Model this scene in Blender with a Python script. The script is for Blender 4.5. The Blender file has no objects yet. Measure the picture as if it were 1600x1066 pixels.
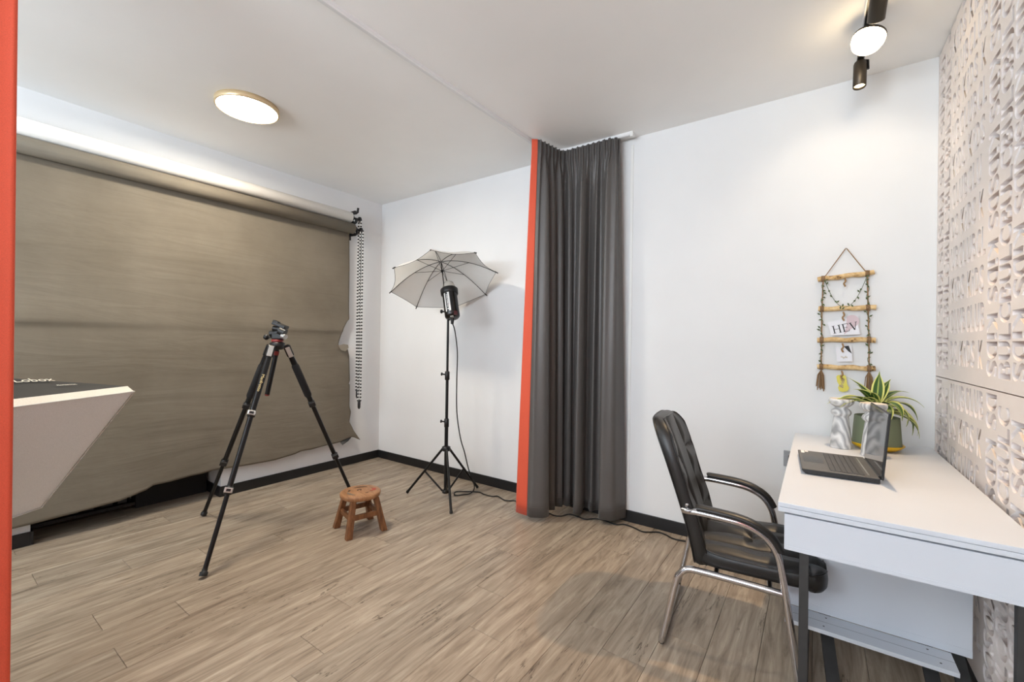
import bpy, bmesh, math, random
from mathutils import Vector, Matrix
random.seed(7)
PI = math.pi
scn = bpy.context.scene
COL = scn.collection

# ------------------------------------------------------------------ camera
CAM = (3.7485, -2.9167, 1.225)
YAW, PITCH, ROLL, FPX = -0.61342, 0.002771, 0.014317, 675.18
def cam_basis():
    f = Vector((math.sin(YAW)*math.cos(PITCH), math.cos(YAW)*math.cos(PITCH), math.sin(PITCH)))
    r = Vector((math.cos(YAW), -math.sin(YAW), 0)); u = r.cross(f)
    c, s = math.cos(ROLL), math.sin(ROLL)
    return r*c + u*s, u*c - r*s, f
_r, _u, _f = cam_basis()
cd = bpy.data.cameras.new('camera'); cam = bpy.data.objects.new('camera', cd); COL.objects.link(cam)
m = Matrix((( _r.x, _u.x, -_f.x, CAM[0]), (_r.y, _u.y, -_f.y, CAM[1]), (_r.z, _u.z, -_f.z, CAM[2]), (0, 0, 0, 1)))
cam.matrix_world = m
cd.sensor_fit = 'HORIZONTAL'; cd.sensor_width = 36.0; cd.lens = FPX*36.0/1600.0; cd.clip_start = 0.02
scn.camera = cam

# ------------------------------------------------------------------ world, daylight, exposure
w = bpy.data.worlds.new('world'); scn.world = w; w.use_nodes = True
w.node_tree.nodes['Background'].inputs[0].default_value = (0.78, 0.88, 1.0, 1)
w.node_tree.nodes['Background'].inputs[1].default_value = 1.0
def area(name, loc, target, size, size_y, energy, color):
    l = bpy.data.lights.new(name, 'AREA'); l.shape = 'RECTANGLE'; l.size = size; l.size_y = size_y
    l.energy = energy; l.color = color
    o = bpy.data.objects.new(name, l); COL.objects.link(o); o.location = loc
    o.rotation_euler = (Vector(target)-Vector(loc)).to_track_quat('-Z', 'Y').to_euler()
    return o
# daylight from an assumed window behind the photographer, tilted up to brighten the ceiling
area('daylight_fill', (2.5, -5.45, 1.95), (2.4, 0, 10.0), 3.2, 1.1, 205, (0.84, 0.93, 1.0))
vs = scn.view_settings
vs.view_transform = 'Standard'; vs.look = 'None'; vs.gamma = 1.0; vs.use_curve_mapping = False
vs.exposure = 0.31

# ------------------------------------------------------------------ helpers
def srgb(r, g, b):
    f = lambda c: ((c/255)/12.92 if c/255 <= .04045 else ((c/255+.055)/1.055)**2.4)
    return (f(r), f(g), f(b), 1)

class NT:
    def __init__(s, name):
        s.m = bpy.data.materials.new(name); s.m.use_nodes = True
        s.t = s.m.node_tree; s.b = s.t.nodes['Principled BSDF']
    def n(s, typ, **kw):
        n = s.t.nodes.new(typ)
        for k, v in kw.items():
            if k in n.inputs: n.inputs[k].default_value = v
            else: setattr(n, k, v)
        return n
    def l(s, a, ao, b, bi): s.t.links.new(a.outputs[ao], b.inputs[bi])
    def set(s, **kw):
        for k, v in kw.items(): s.b.inputs[k.replace('_', ' ')].default_value = v
def ramp(nt, stops):
    r = nt.n('ShaderNodeValToRGB'); e = r.color_ramp.elements
    while len(e) < len(stops): e.new(0.5)
    for el, (p, c) in zip(e, stops): el.position = p; el.color = c
    return r
def mat(name, col, rough=.5, metal=0, var=.0, scale=20, bump=0, bscale=60, spec=.5, **kw):
    nt = NT(name); c = srgb(*col)
    nt.set(Base_Color=c, Roughness=rough, Metallic=metal); nt.b.inputs['Specular IOR Level'].default_value = spec
    tc = nt.n('ShaderNodeTexCoord')
    if var:
        no = nt.n('ShaderNodeTexNoise', Scale=scale, Detail=4.0); nt.l(tc, 'Object', no, 'Vector')
        lo = tuple(x*(1-var) for x in c[:3])+(1,); hi = tuple(min(1, x*(1+var)) for x in c[:3])+(1,)
        r = ramp(nt, [(.3, lo), (.7, hi)]); nt.l(no, 'Fac', r, 'Fac'); nt.l(r, 'Color', nt.b, 'Base Color')
    if bump:
        nb = nt.n('ShaderNodeTexNoise', Scale=bscale, Detail=3.0); nt.l(tc, 'Object', nb, 'Vector')
        bp = nt.n('ShaderNodeBump', Strength=bump, Distance=.004); nt.l(nb, 'Fac', bp, 'Height'); nt.l(bp, 'Normal', nt.b, 'Normal')
    for k, v in kw.items(): nt.b.inputs[k.replace('_', ' ')].default_value = v
    return nt.m
def emit(name, col, strength):
    nt = NT(name); nt.set(Base_Color=srgb(*col)); nt.b.inputs['Emission Color'].default_value = srgb(*col)
    nt.b.inputs['Emission Strength'].default_value = strength
    return nt.m

class MB:
    def __init__(s): s.v = []; s.f = []; s.sm = []; s.mi = []
    def add(s, vs, fs, smooth=False, mi=0):
        o = len(s.v); s.v += [tuple(v) for v in vs]; s.f += [tuple(i+o for i in f) for f in fs]
        s.sm += [smooth]*len(fs); s.mi += [mi]*len(fs)
    def box(s, lo, hi, mi=0, M=None):
        (a, b, c), (d, e, f) = lo, hi
        vs = [Vector(p) for p in ((a,b,c),(d,b,c),(d,e,c),(a,e,c),(a,b,f),(d,b,f),(d,e,f),(a,e,f))]
        if M: vs = [M @ v for v in vs]
        s.add(vs, [(0,3,2,1),(4,5,6,7),(0,1,5,4),(1,2,6,5),(2,3,7,6),(3,0,4,7)], False, mi); return s
    def tube(s, path, r, seg=8, caps=True, mi=0, ry=None, up=None, closed=False):
        P = [Vector(p) for p in path]; n = len(P)
        rr = r if isinstance(r, (list, tuple)) else [r]*n
        prev = None; vs = []
        for i in range(n):
            if closed: t = (P[(i+1) % n]-P[i-1])
            else: t = (P[min(i+1, n-1)]-P[max(i-1, 0)])
            if t.length < 1e-9: t = Vector((0, 0, 1))
            t.normalize()
            if up is not None: a = Vector(up) - t*Vector(up).dot(t)
            elif prev is None:
                a = t.cross(Vector((0, 0, 1))) if abs(t.z) < .9 else t.cross(Vector((1, 0, 0)))
            else: a = prev - t*prev.dot(t)
            if a.length < 1e-9: a = t.orthogonal()
            a.normalize(); prev = a; b = t.cross(a)
            for k in range(seg):
                th = 2*PI*k/seg
                vs.append(P[i] + a*math.cos(th)*(ry if ry else rr[i]) + b*math.sin(th)*rr[i])
        fs = []
        for i in range(n if closed else n-1):
            j = (i+1) % n
            for k in range(seg):
                k2 = (k+1) % seg
                fs.append((i*seg+k, i*seg+k2, j*seg+k2, j*seg+k))
        s.add(vs, fs, True, mi)
        if caps and not closed:
            s.add(vs[:seg], [tuple(range(seg))[::-1]], False, mi); s.add(vs[-seg:], [tuple(range(seg))], False, mi)
        return s
    def lathe(s, prof, seg=24, M=None, mi=0, capb=False, capt=False, smooth=True):
        vs = []
        for (r, z) in prof:
            for k in range(seg):
                th = 2*PI*k/seg; v = Vector((r*math.cos(th), r*math.sin(th), z)); vs.append(M @ v if M else v)
        fs = []
        for i in range(len(prof)-1):
            for k in range(seg):
                k2 = (k+1) % seg; fs.append((i*seg+k, i*seg+k2, (i+1)*seg+k2, (i+1)*seg+k))
        s.add(vs, fs, smooth, mi)
        if capb: s.add(vs[:seg], [tuple(range(seg))[::-1]], False, mi)
        if capt: s.add(vs[-seg:], [tuple(range(seg))], False, mi)
        return s
    def sphere(s, c, r, seg=10, rings=6, mi=0, sc=(1, 1, 1)):
        prof = [(math.sin(PI*i/rings)*r, -math.cos(PI*i/rings)*r) for i in range(rings+1)]
        prof[0] = (r*.02, -r); prof[-1] = (r*.02, r)
        M = Matrix.Translation(Vector(c)) @ Matrix.Diagonal((*sc, 1))
        return s.lathe(prof, seg, M, mi, True, True)
    def grid(s, fn, nu, nv, smooth=True, mi=0):
        vs = [fn(i/nu, j/nv) for j in range(nv+1) for i in range(nu+1)]
        fs = [(j*(nu+1)+i, j*(nu+1)+i+1, (j+1)*(nu+1)+i+1, (j+1)*(nu+1)+i) for j in range(nv) for i in range(nu)]
        s.add(vs, fs, smooth, mi); return s
    def prism(s, poly, lo, hi, axis=2, mi=0, M=None):
        n = len(poly)
        def mk(p, h):
            q = {2: (p[0], p[1], h), 1: (p[0], h, p[1]), 0: (h, p[0], p[1])}[axis]
            return M @ Vector(q) if M else Vector(q)
        vs = [mk(p, lo) for p in poly] + [mk(p, hi) for p in poly]
        fs = [tuple(range(n))[::-1], tuple(range(n, 2*n))] + [(i, (i+1) % n, n+(i+1) % n, n+i) for i in range(n)]
        s.add(vs, fs, False, mi); return s
    def mesh(s, name, off=(0, 0, 0), weld=False):
        me = bpy.data.meshes.new(name); o = Vector(off)
        me.from_pydata([Vector(v)-o for v in s.v], [], s.f)
        for p, a, k in zip(me.polygons, s.sm, s.mi): p.use_smooth = a; p.material_index = k
        bm = bmesh.new(); bm.from_mesh(me)
        if weld: bmesh.ops.remove_doubles(bm, verts=bm.verts, dist=1e-5)
        bmesh.ops.recalc_face_normals(bm, faces=bm.faces); bm.to_mesh(me); bm.free()
        return me
    def build(s, name, material, parent=None, off=(0, 0, 0), loc=None, bevel=0, weld=False):
        me = s.mesh(name, off, weld)
        for mm in (material if isinstance(material, (list, tuple)) else [material]): me.materials.append(mm)
        o = bpy.data.objects.new(name, me); COL.objects.link(o)
        if parent: o.parent = parent
        if loc: o.location = loc
        if bevel:
            b = o.modifiers.new('bevel', 'BEVEL'); b.width = bevel; b.segments = 2; b.limit_method = 'ANGLE'
        return o
def tag(o, label=None, cat=None, group=None, kind=None):
    if label: o['label'] = label
    if cat: o['category'] = cat
    if group: o['group'] = group
    if kind: o['kind'] = kind
    return o
def thing(name, label, cat, loc=(0, 0, 0), rotz=0, group=None):
    o = bpy.data.objects.new(name, None); COL.objects.link(o); o.empty_display_size = .1
    o.location = loc; o.rotation_euler = (0, 0, rotz)
    return tag(o, label, cat, group)
def struct(o): o['kind'] = 'structure'; return o
def smooth_path(pts, n=6, closed=False):
    P = [Vector(p) for p in pts]; out = []; N = len(P)
    rng = range(N if closed else N-1)
    for i in rng:
        if closed: p0, p1, p2, p3 = P[i-1], P[i], P[(i+1) % N], P[(i+2) % N]
        else: p0, p1, p2, p3 = P[max(i-1, 0)], P[i], P[i+1], P[min(i+2, N-1)]
        for k in range(n):
            t = k/n
            out.append(0.5*((2*p1)+(p2-p0)*t+(2*p0-5*p1+4*p2-p3)*t*t+(3*p1-p0-3*p2+p3)*t*t*t))
    if not closed: out.append(P[-1])
    return out
def frame(z, x=None, at=(0, 0, 0)):
    z = Vector(z).normalized()
    x = Vector(x) if x is not None else (Vector((0, 0, 1)) if abs(z.z) < .9 else Vector((1, 0, 0)))
    x = (x - z*x.dot(z)).normalized(); y = z.cross(x)
    return Matrix(((x.x, y.x, z.x, at[0]), (x.y, y.y, z.y, at[1]), (x.z, y.z, z.z, at[2]), (0, 0, 0, 1)))
def text_mesh(s, h, ex=.0004, xs=1.0, shear=0):
    c = bpy.data.curves.new('lettering', 'FONT'); c.body = s; c.size = h/.73; c.extrude = ex; c.shear = shear
    c.align_x = 'CENTER'; c.align_y = 'CENTER'; c.resolution_u = 3
    o = bpy.data.objects.new('lettering', c); COL.objects.link(o)
    dg = bpy.context.evaluated_depsgraph_get(); me = bpy.data.meshes.new_from_object(o.evaluated_get(dg))
    bpy.data.objects.remove(o); bpy.data.curves.remove(c)
    if xs != 1.0: me.transform(Matrix.Diagonal((xs, 1, 1, 1)))
    return me
def text(name, s, h, material, parent, M, **kw):
    me = text_mesh(s, h, **kw); me.transform(M); me.materials.clear(); me.materials.append(material)
    o = bpy.data.objects.new(name, me); COL.objects.link(o); o.parent = parent; return o

# ------------------------------------------------------------------ materials
M = {}
M['wall'] = mat('white_wall_paint', (226, 227, 228), .75, var=.015, scale=3, bump=.05, bscale=180)
M['ceiling'] = mat('white_ceiling_paint', (247, 247, 246), .6, var=.02, scale=2)
M['black_trim'] = mat('black_baseboard', (22, 22, 24), .45, var=.15, scale=8)
M['subfloor'] = mat('floor_joint', (60, 52, 44), .9)
M['dark'] = mat('dark_recess', (30, 29, 29), .8)
M['brick'] = mat('terracotta_wall', (176, 104, 84), .9, var=.25, scale=12, bump=.4)
M['foam'] = mat('white_foam_board', (238, 230, 226), .7, var=.02, scale=9)
M['black_metal'] = mat('black_metal', (18, 18, 19), .35, .3)
M['black_plastic'] = mat('black_plastic', (20, 20, 21), .45)
M['silver'] = mat('brushed_silver', (205, 205, 203), .3, .9)
M['chrome'] = mat('chrome', (205, 205, 208), .12, 1.0)
M['red_plastic'] = mat('red_plastic', (120, 32, 28), .5)
M['white_plastic'] = mat('white_plastic', (232, 232, 230), .4)
M['white_alu'] = mat('white_aluminium', (230, 231, 232), .4, .1)

def floor_mat():
    nt = NT('weathered_oak_plank'); tc = nt.n('ShaderNodeTexCoord'); oi = nt.n('ShaderNodeObjectInfo')
    off = nt.n('ShaderNodeVectorMath', operation='SCALE'); off.inputs[3].default_value = 37.0
    cmb = nt.n('ShaderNodeCombineXYZ'); nt.l(oi, 'Random', cmb, 'X'); nt.l(oi, 'Random', cmb, 'Y')
    nt.l(cmb, 'Vector', off, 'Vector')
    add = nt.n('ShaderNodeVectorMath', operation='ADD'); nt.l(tc, 'Object', add, 0); nt.l(off, 'Vector', add, 1)
    mp = nt.n('ShaderNodeMapping'); mp.inputs['Scale'].default_value = (13, 1.3, 1); nt.l(add, 'Vector', mp, 'Vector')
    n1 = nt.n('ShaderNodeTexNoise', Scale=2.2, Detail=9.0, Roughness=.62, Distortion=.9); nt.l(mp, 'Vector', n1, 'Vector')
    mp2 = nt.n('ShaderNodeMapping'); mp2.inputs['Scale'].default_value = (120, 4.5, 1); nt.l(add, 'Vector', mp2, 'Vector')
    n2 = nt.n('ShaderNodeTexNoise', Scale=1.0, Detail=5.0, Roughness=.7); nt.l(mp2, 'Vector', n2, 'Vector')
    r1 = ramp(nt, [(.26, srgb(106, 94, 81)), (.42, srgb(146, 132, 116)), (.58, srgb(168, 154, 137)), (.76, srgb(192, 180, 163))])
    nt.l(n1, 'Fac', r1, 'Fac')
    mx = nt.n('ShaderNodeMix', data_type='RGBA', blend_type='MULTIPLY'); mx.inputs['Factor'].default_value = .55
    r2 = ramp(nt, [(.25, (.62, .60, .58, 1)), (.62, (1.08, 1.08, 1.08, 1))]); nt.l(n2, 'Fac', r2, 'Fac')
    nt.l(r1, 'Color', mx, 6); nt.l(r2, 'Color', mx, 7)
    # fine dark cracks that wander along the grain
    mp3 = nt.n('ShaderNodeMapping'); mp3.inputs['Scale'].default_value = (7, .75, 1); nt.l(add, 'Vector', mp3, 'Vector')
    n3 = nt.n('ShaderNodeTexNoise', Scale=1.7, Detail=6.0, Roughness=.6, Distortion=.5); nt.l(mp3, 'Vector', n3, 'Vector')
    sb = nt.n('ShaderNodeMath', operation='SUBTRACT'); sb.inputs[1].default_value = .5; nt.l(n3, 'Fac', sb, 0)
    ab = nt.n('ShaderNodeMath', operation='ABSOLUTE'); nt.l(sb, 'Value', ab, 0)
    r3 = ramp(nt, [(.0, (.24, .21, .19, 1)), (.009, (1, 1, 1, 1))]); nt.l(ab, 'Value', r3, 'Fac')
    n4 = nt.n('ShaderNodeTexNoise', Scale=1.6, Detail=2.0); nt.l(add, 'Vector', n4, 'Vector')
    r4 = ramp(nt, [(.5, (0, 0, 0, 1)), (.58, (1, 1, 1, 1))]); nt.l(n4, 'Fac', r4, 'Fac')
    mx2 = nt.n('ShaderNodeMix', data_type='RGBA', blend_type='MULTIPLY'); nt.l(r4, 'Color', mx2, 'Factor')
    nt.l(mx, 2, mx2, 6); nt.l(r3, 'Color', mx2, 7)
    # plank to plank tint
    r5 = ramp(nt, [(0, (.90, .90, .90, 1)), (.5, (1.0, .985, .97, 1)), (1, (1.07, 1.06, 1.05, 1))]); nt.l(oi, 'Random', r5, 'Fac')
    mx3 = nt.n('ShaderNodeMix', data_type='RGBA', blend_type='MULTIPLY'); mx3.inputs['Factor'].default_value = 1.0
    nt.l(mx2, 2, mx3, 6); nt.l(r5, 'Color', mx3, 7); nt.l(mx3, 2, nt.b, 'Base Color')
    nt.set(Roughness=.42); nt.b.inputs['Specular IOR Level'].default_value = .4
    bp = nt.n('ShaderNodeBump', Strength=.15, Distance=.002); nt.l(n2, 'Fac', bp, 'Height'); nt.l(bp, 'Normal', nt.b, 'Normal')
    return nt.m
M['plank'] = floor_mat()

# ------------------------------------------------------------------ room shell
H, LX, YB = 2.652, 4.226, -5.6          # ceiling height, right cladding face, wall behind the photographer
WT = .12
XR = LX + .03                           # wall face behind the cladding
NY0, NY1, NZ, ND = -2.46, -1.47, .52, .45   # recess in the left wall
floor = struct(MB().box((-ND-.1, YB, -.06), (XR+.1, .1, -.009)).build('floor', M['subfloor']))
PW = .1728; X0 = 1.1563 - 7*PW
fixed = {0: -2.413, 1: -2.165, 2: -2.416, 3: -1.45, 4: -1.71, 5: -1.949, 6: -.86, 7: -1.231, 8: -1.488, -3: -2.195, -1: -1.55, -2: -1.9}
plank_meshes = {}
for k in range(-10, 19):
    xa, xb = 1.1563+k*PW, 1.1563+(k+1)*PW
    xb = min(xb, XR)
    if xb - xa < .01 or xb < -.42: continue
    ylo, yhi = (YB, 0.0) if xb > .02 else (NY0, NY1)
    if xa < 0 < xb: pass
    j = fixed.get(k, -random.random()*1.2)
    ys = [yhi]
    y = j
    while y < yhi-.05: y += 1.22
    y -= 1.22
    while y > ylo+.05:
        if y < yhi-.05: ys.append(y)
        y -= 1.22
    ys.append(ylo)
    for a, b in zip(ys[:-1], ys[1:]):
        L = a-b; key = (round(xb-xa, 3), round(L, 3))
        if key not in plank_meshes:
            hw, hl, g = (xb-xa)/2-.0006, L/2-.0007, .0012
            mb = MB(); mb.add([(-hw,-hl,-.008),(hw,-hl,-.008),(hw,hl,-.008),(-hw,hl,-.008),(-hw,-hl,-.0009),(hw,-hl,-.0009),(hw,hl,-.0009),(-hw,hl,-.0009),
                        (-hw+g,-hl+g,0),(hw-g,-hl+g,0),(hw-g,hl-g,0),(-hw+g,hl-g,0)],
                       [(0,1,5,4),(1,2,6,5),(2,3,7,6),(3,0,4,7),(4,5,9,8),(5,6,10,9),(6,7,11,10),(7,4,8,11),(8,9,10,11)])
            me = mb.mesh('plank'); me.materials.append(M['plank']); plank_meshes[key] = me
        o = bpy.data.objects.new('plank', plank_meshes[key]); COL.objects.link(o); o.parent = floor
        o.location = ((xa+xb)/2, (a+b)/2, 0)

struct(MB().box((-ND-.1, YB, H), (XR+.12, .12, H+.1)).build('ceiling', M['ceiling']))
wl = MB()
wl.box((-WT, NY1, 0), (0, WT, H)); wl.box((-WT, YB, 0), (0, NY0, H)); wl.box((-WT, NY0, NZ), (0, NY1, H))
wl.box((-ND, NY1, 0), (-WT, NY1+WT, H)); wl.box((-ND, NY0-WT, 0), (-WT, NY0, H)); wl.box((-ND, NY0, NZ), (-WT, NY1, NZ+.1))
wl.box((-ND-.08, NY0-WT, 0), (-ND, NY1+WT, H))
struct(wl.build('wall_left', M['wall']))
struct(MB().box((0, 0, 0), (XR+.12, WT, H)).build('wall_back', M['wall']))
struct(MB().box((XR, YB, 0), (XR+WT, 0, H)).build('wall_right', M['brick']))
wf = MB(); wf.box((0, YB, 0), (.5, YB+.1, H)); wf.box((4.1, YB, 0), (XR, YB+.1, H)); wf.box((.5, YB, 0), (4.1, YB+.1, .4)); wf.box((.5, YB, 2.5), (4.1, YB+.1, H))
struct(wf.build('wall_front', M['wall']))
BH, BT = .078, .012
bl = MB(); bl.box((0, NY1, 0), (BT, 0, BH)); bl.box((0, YB+.1, 0), (BT, NY0, BH))
bl.box((-ND, NY1-BT, 0), (BT, NY1, BH)); bl.box((-ND, NY0, 0), (BT, NY0+BT, BH))
struct(bl.build('baseboard_left', M['black_trim'], bevel=.0015))
bb = MB(); bb.box((BT, -BT, 0), (.168, 0, BH)); bb.box((.170, -BT, 0), (XR, 0, BH))
struct(bb.build('baseboard_back', M['black_trim'], bevel=.0015))
struct(MB().box((LX-.012, YB+.1, 0), (XR, -BT, .05)).build('baseboard_right', M['black_trim']))
struct(MB().box((2.684, -.006, BH), (2.704, 0, H-.05)).build('trim_1', M['white_plastic'], bevel=.002))

# black cabinet standing in the recess
cab = thing('low_cabinet', 'low black cabinet standing in the dark wall recess under the paper backdrop', 'cabinet', (-.3, -1.95, 0))
MB().box((-.31, -1.93, 0), (-.21, NY1-.02, .45)).build('side_panel', M['dark'], cab, (-.3, -1.95, 0), bevel=.003)
MB().box((-.43, NY0+.02, 0), (-.40, -1.93, .45)).build('back_panel', M['dark'], cab, (-.3, -1.95, 0))
MB().box((-.40, NY0+.02, .03), (-.20, -1.935, .05)).build('shelf', M['black_plastic'], cab, (-.3, -1.95, 0))
for i in range(5):
    y = -2.36+i*.085
    MB().box((-.36, y, .05), (-.24, y+.05+.01*(i % 2), .075+.012*((i*7) % 3))).build('stored_case', mat('stored_case_grey', (52, 54, 56), .5) if i == 0 else bpy.data.materials['stored_case_grey'], cab, (-.3, -1.95, 0), bevel=.004)

# ------------------------------------------------------------------ letter-cut foam cladding on the right wall
def word_loops(s):
    """outline loops of every glyph of a word, each glyph normalised to a unit box"""
    out = []
    for ch in s:
        if ch == ' ': out.append(None); continue
        if ch in word_loops.cache: out.append(word_loops.cache[ch]); continue
        c = bpy.data.curves.new('glyph', 'FONT'); c.body = ch; c.resolution_u = 2
        o = bpy.data.objects.new('glyph', c); COL.objects.link(o)
        bpy.context.view_layer.objects.active = o
        for q in bpy.context.selected_objects: q.select_set(False)
        o.select_set(True); bpy.ops.object.convert(target='CURVE')
        loops = []
        for sp in o.data.splines:
            bp = sp.bezier_points; pts = []
            for i in range(len(bp)):
                a, b = bp[i], bp[(i+1) % len(bp)]
                p0, p1, p2, p3 = a.co, a.handle_right, b.handle_left, b.co
                straight = (p1-p0).cross(p3-p0).length < 1e-4 and (p2-p0).cross(p3-p0).length < 1e-4
                for k in range(1 if straight else 4):
                    t = k/4
                    q = p0*(1-t)**3+p1*3*t*(1-t)**2+p2*3*t*t*(1-t)+p3*t**3
                    pts.append((q.x, q.y))
            loops.append(pts)
        cu = o.data; bpy.data.objects.remove(o); bpy.data.curves.remove(cu)
        xs = [p[0] for l in loops for p in l]; ys = [p[1] for l in loops for p in l]
        x0, x1, y0, y1 = min(xs), max(xs), min(ys), max(ys)
        loops = [[((x-x0)/(x1-x0), (y-y0)/(y1-y0)) for x, y in l] for l in loops]
        word_loops.cache[ch] = loops; out.append(loops)
    return out
word_loops.cache = {}
def bold(loops, d):
    big = max(loops, key=lambda l: abs(sum(a[0]*b[1]-b[0]*a[1] for a, b in zip(l, l[1:]+l[:1]))))
    sg = 1 if sum(a[0]*b[1]-b[0]*a[1] for a, b in zip(big, big[1:]+big[:1])) > 0 else -1
    out = []
    for l in loops:
        q = []; n_ = len(l)
        for i in range(n_):
            a, b, c = Vector(l[i-1]), Vector(l[i]), Vector(l[(i+1) % n_])
            t1, t2 = (b-a), (c-b)
            if t1.length < 1e-7 or t2.length < 1e-7: continue
            t1.normalize(); t2.normalize(); n1 = Vector((t1.y, -t1.x)); n2 = Vector((t2.y, -t2.x)); m_ = n1+n2
            if m_.length < .3: m_ = n1
            m_.normalize(); k = d/max(.5, m_.dot(n1)); q.append((b.x+m_.x*k*sg, b.y+m_.y*k*sg))
        out.append(q)
    return out
WID = {'C': .047, 'L': .038, 'U': .046, 'B': .045, 'K': .048, 'i': .013, 'D': .046, 'S': .044, ' ': .014}
LH, PITCH_, GAP = .096, .134, .0160
def letter_panel(name, z0, z1, u0, u1, label, notch=False):
    loops = []
    if notch:   # the cut-outs run through the upper edge
        poly = [(u0, z0), (u1, z0), (u1, z1)]
        u = u1 - .1; k = 0
        while u > u0+.12:
            d = (.03, .012, .045, .02)[k % 4]; wv = (.05, .03, .04, .06)[k % 4]
            poly += [(u, z1), (u, z1-d), (u-wv, z1-d), (u-wv, z1)]; u -= wv + .06 + .02*(k % 3); k += 1
        poly += [(u0, z1)]
    else: poly = [(u0, z0), (u1, z0), (u1, z1), (u0, z1)]
    loops.append(poly)
    bands = [(.02, .25, 'v'), (.275, .745, 'h'), (.765, 1.235, 'v'), (1.255, 1.725, 'h'), (1.745, 2.215, 'v'), (2.235, 2.705, 'h'), (2.725, 3.1, 'v')]
    words = ['CLUBCLUBCLUB', 'DS KiDS KiDS KiDS', 'UBCLUBCLUBCL', 'KiDS KiDS KiDS']
    top = z1 - (.055 if notch else .016); bot = z0 + .014
    def run(s, start, end, put):
        p = start
        rep = s
        i = 0
        while True:
            ch = rep[i % len(rep)]; i += 1; wd = WID[ch]
            if p + wd > end: break
            if ch != ' ': put(p, wd, word_loops(ch)[0])
            p += wd + GAP
    for (a, b, kind) in bands:
        b = min(b, u1-.012)
        if b-a < .1: continue
        if kind == 'h':
            zr = top; k = 0
            while zr - LH > bot:
                def put(p, wd, gl, zr=zr):
                    loops.extend(bold([[(p+x*wd, zr-LH+y*LH) for x, y in l] for l in gl], .0032))
                run(words[(k + int(z0*3)) % 4], a+.004*(k % 3), b, put); zr -= PITCH_; k += 1
        else:
            n = max(1, int((b-a+.03)/.118)); pit = (b-a)/n; lh = pit-.02
            for c in range(n):
                ua = a + c*pit + .01
                def put(p, wd, gl, ua=ua, c=c):
                    if c % 2 == 0: loops.extend(bold([[(ua+y*lh, top-p-x*wd*1.1) for x, y in l] for l in gl], .0040))
                    else: loops.extend(bold([[(ua+lh-y*lh, top-p-wd*1.1+x*wd*1.1) for x, y in l] for l in gl], .0040))
                run(words[(c*3+1) % 4], .03*c, (top-bot)-.012, put)
    cu = bpy.data.curves.new(name, 'CURVE'); cu.dimensions = '2D'; cu.fill_mode = 'BOTH'; cu.extrude = (XR-LX-.001)/2
    for l in loops:
        sp = cu.splines.new('POLY'); sp.points.add(len(l)-1); sp.use_cyclic_u = True
        for pt, (x, y) in zip(sp.points, l): pt.co = (x, y, 0, 1)
    o = bpy.data.objects.new('tmp', cu); COL.objects.link(o)
    me = bpy.data.meshes.new_from_object(o.evaluated_get(bpy.context.evaluated_depsgraph_get()))
    bpy.data.objects.remove(o)
    # curve x -> -Y (towards the viewer), curve y -> Z, curve z -> X
    me.transform(Matrix(((0, 0, 1, (LX+XR-.001)/2), (-1, 0, 0, 0), (0, 1, 0, 0), (0, 0, 0, 1))))
    bm = bmesh.new(); bm.from_mesh(me); bmesh.ops.recalc_face_normals(bm, faces=bm.faces); bm.to_mesh(me); bm.free()
    me.materials.clear(); me.materials.append(M['foam'])
    ob = bpy.data.objects.new(name, me); COL.objects.link(ob)
    return tag(ob, label, 'wall panel', 'letter cut-out wall panels')
letter_panel('letter_panel', 1.092, 2.648, .003, 3.05, 'upper white wall panel cut through with the words KiDS and CLUB', True)
letter_panel('letter_panel', .052, 1.088, .003, 3.05, 'lower white wall panel cut through with the words KiDS and CLUB, behind the desk')

# ------------------------------------------------------------------ curtain track and curtains
rail_pts = smooth_path([(2.05, -4.3, 2.641), (2.052, -1.9, 2.641), (2.085, -.55, 2.641), (2.10, -.30, 2.641), (2.135, -.17, 2.641), (2.23, -.105, 2.641), (2.36, -.095, 2.641), (2.715, -.088, 2.641)], 8)
tr = thing('curtain_track', 'white curtain track fixed to the ceiling and bending along the back wall', 'curtain rail', (2.1, -.3, 2.65))
tb = MB()
n = len(rail_pts)
for side in (0,):
    vs = []; fs = []
    for i, pnt in enumerate(rail_pts):
        t = (rail_pts[min(i+1, n-1)]-rail_pts[max(i-1, 0)]).normalized(); s_ = Vector((t.y, -t.x, 0))
        for (a, b) in ((-.014, .011), (-.014, -.004), (-.009, -.011), (.009, -.011), (.014, -.004), (.014, .011)):
            vs.append(pnt + s_*a + Vector((0, 0, b)))
    for i in range(n-1):
        for k in range(6):
            k2 = (k+1) % 6; fs.append((i*6+k, i*6+k2, (i+1)*6+k2, (i+1)*6+k))
    tb.add(vs, fs)
tb.build('rail', M['white_alu'], tr, (2.1, -.3, 2.65))
MB().box((2.712, -.106, 2.618), (2.732, -.070, 2.652)).build('end_cap', M['white_plastic'], tr, (2.1, -.3, 2.65), bevel=.003)

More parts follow.
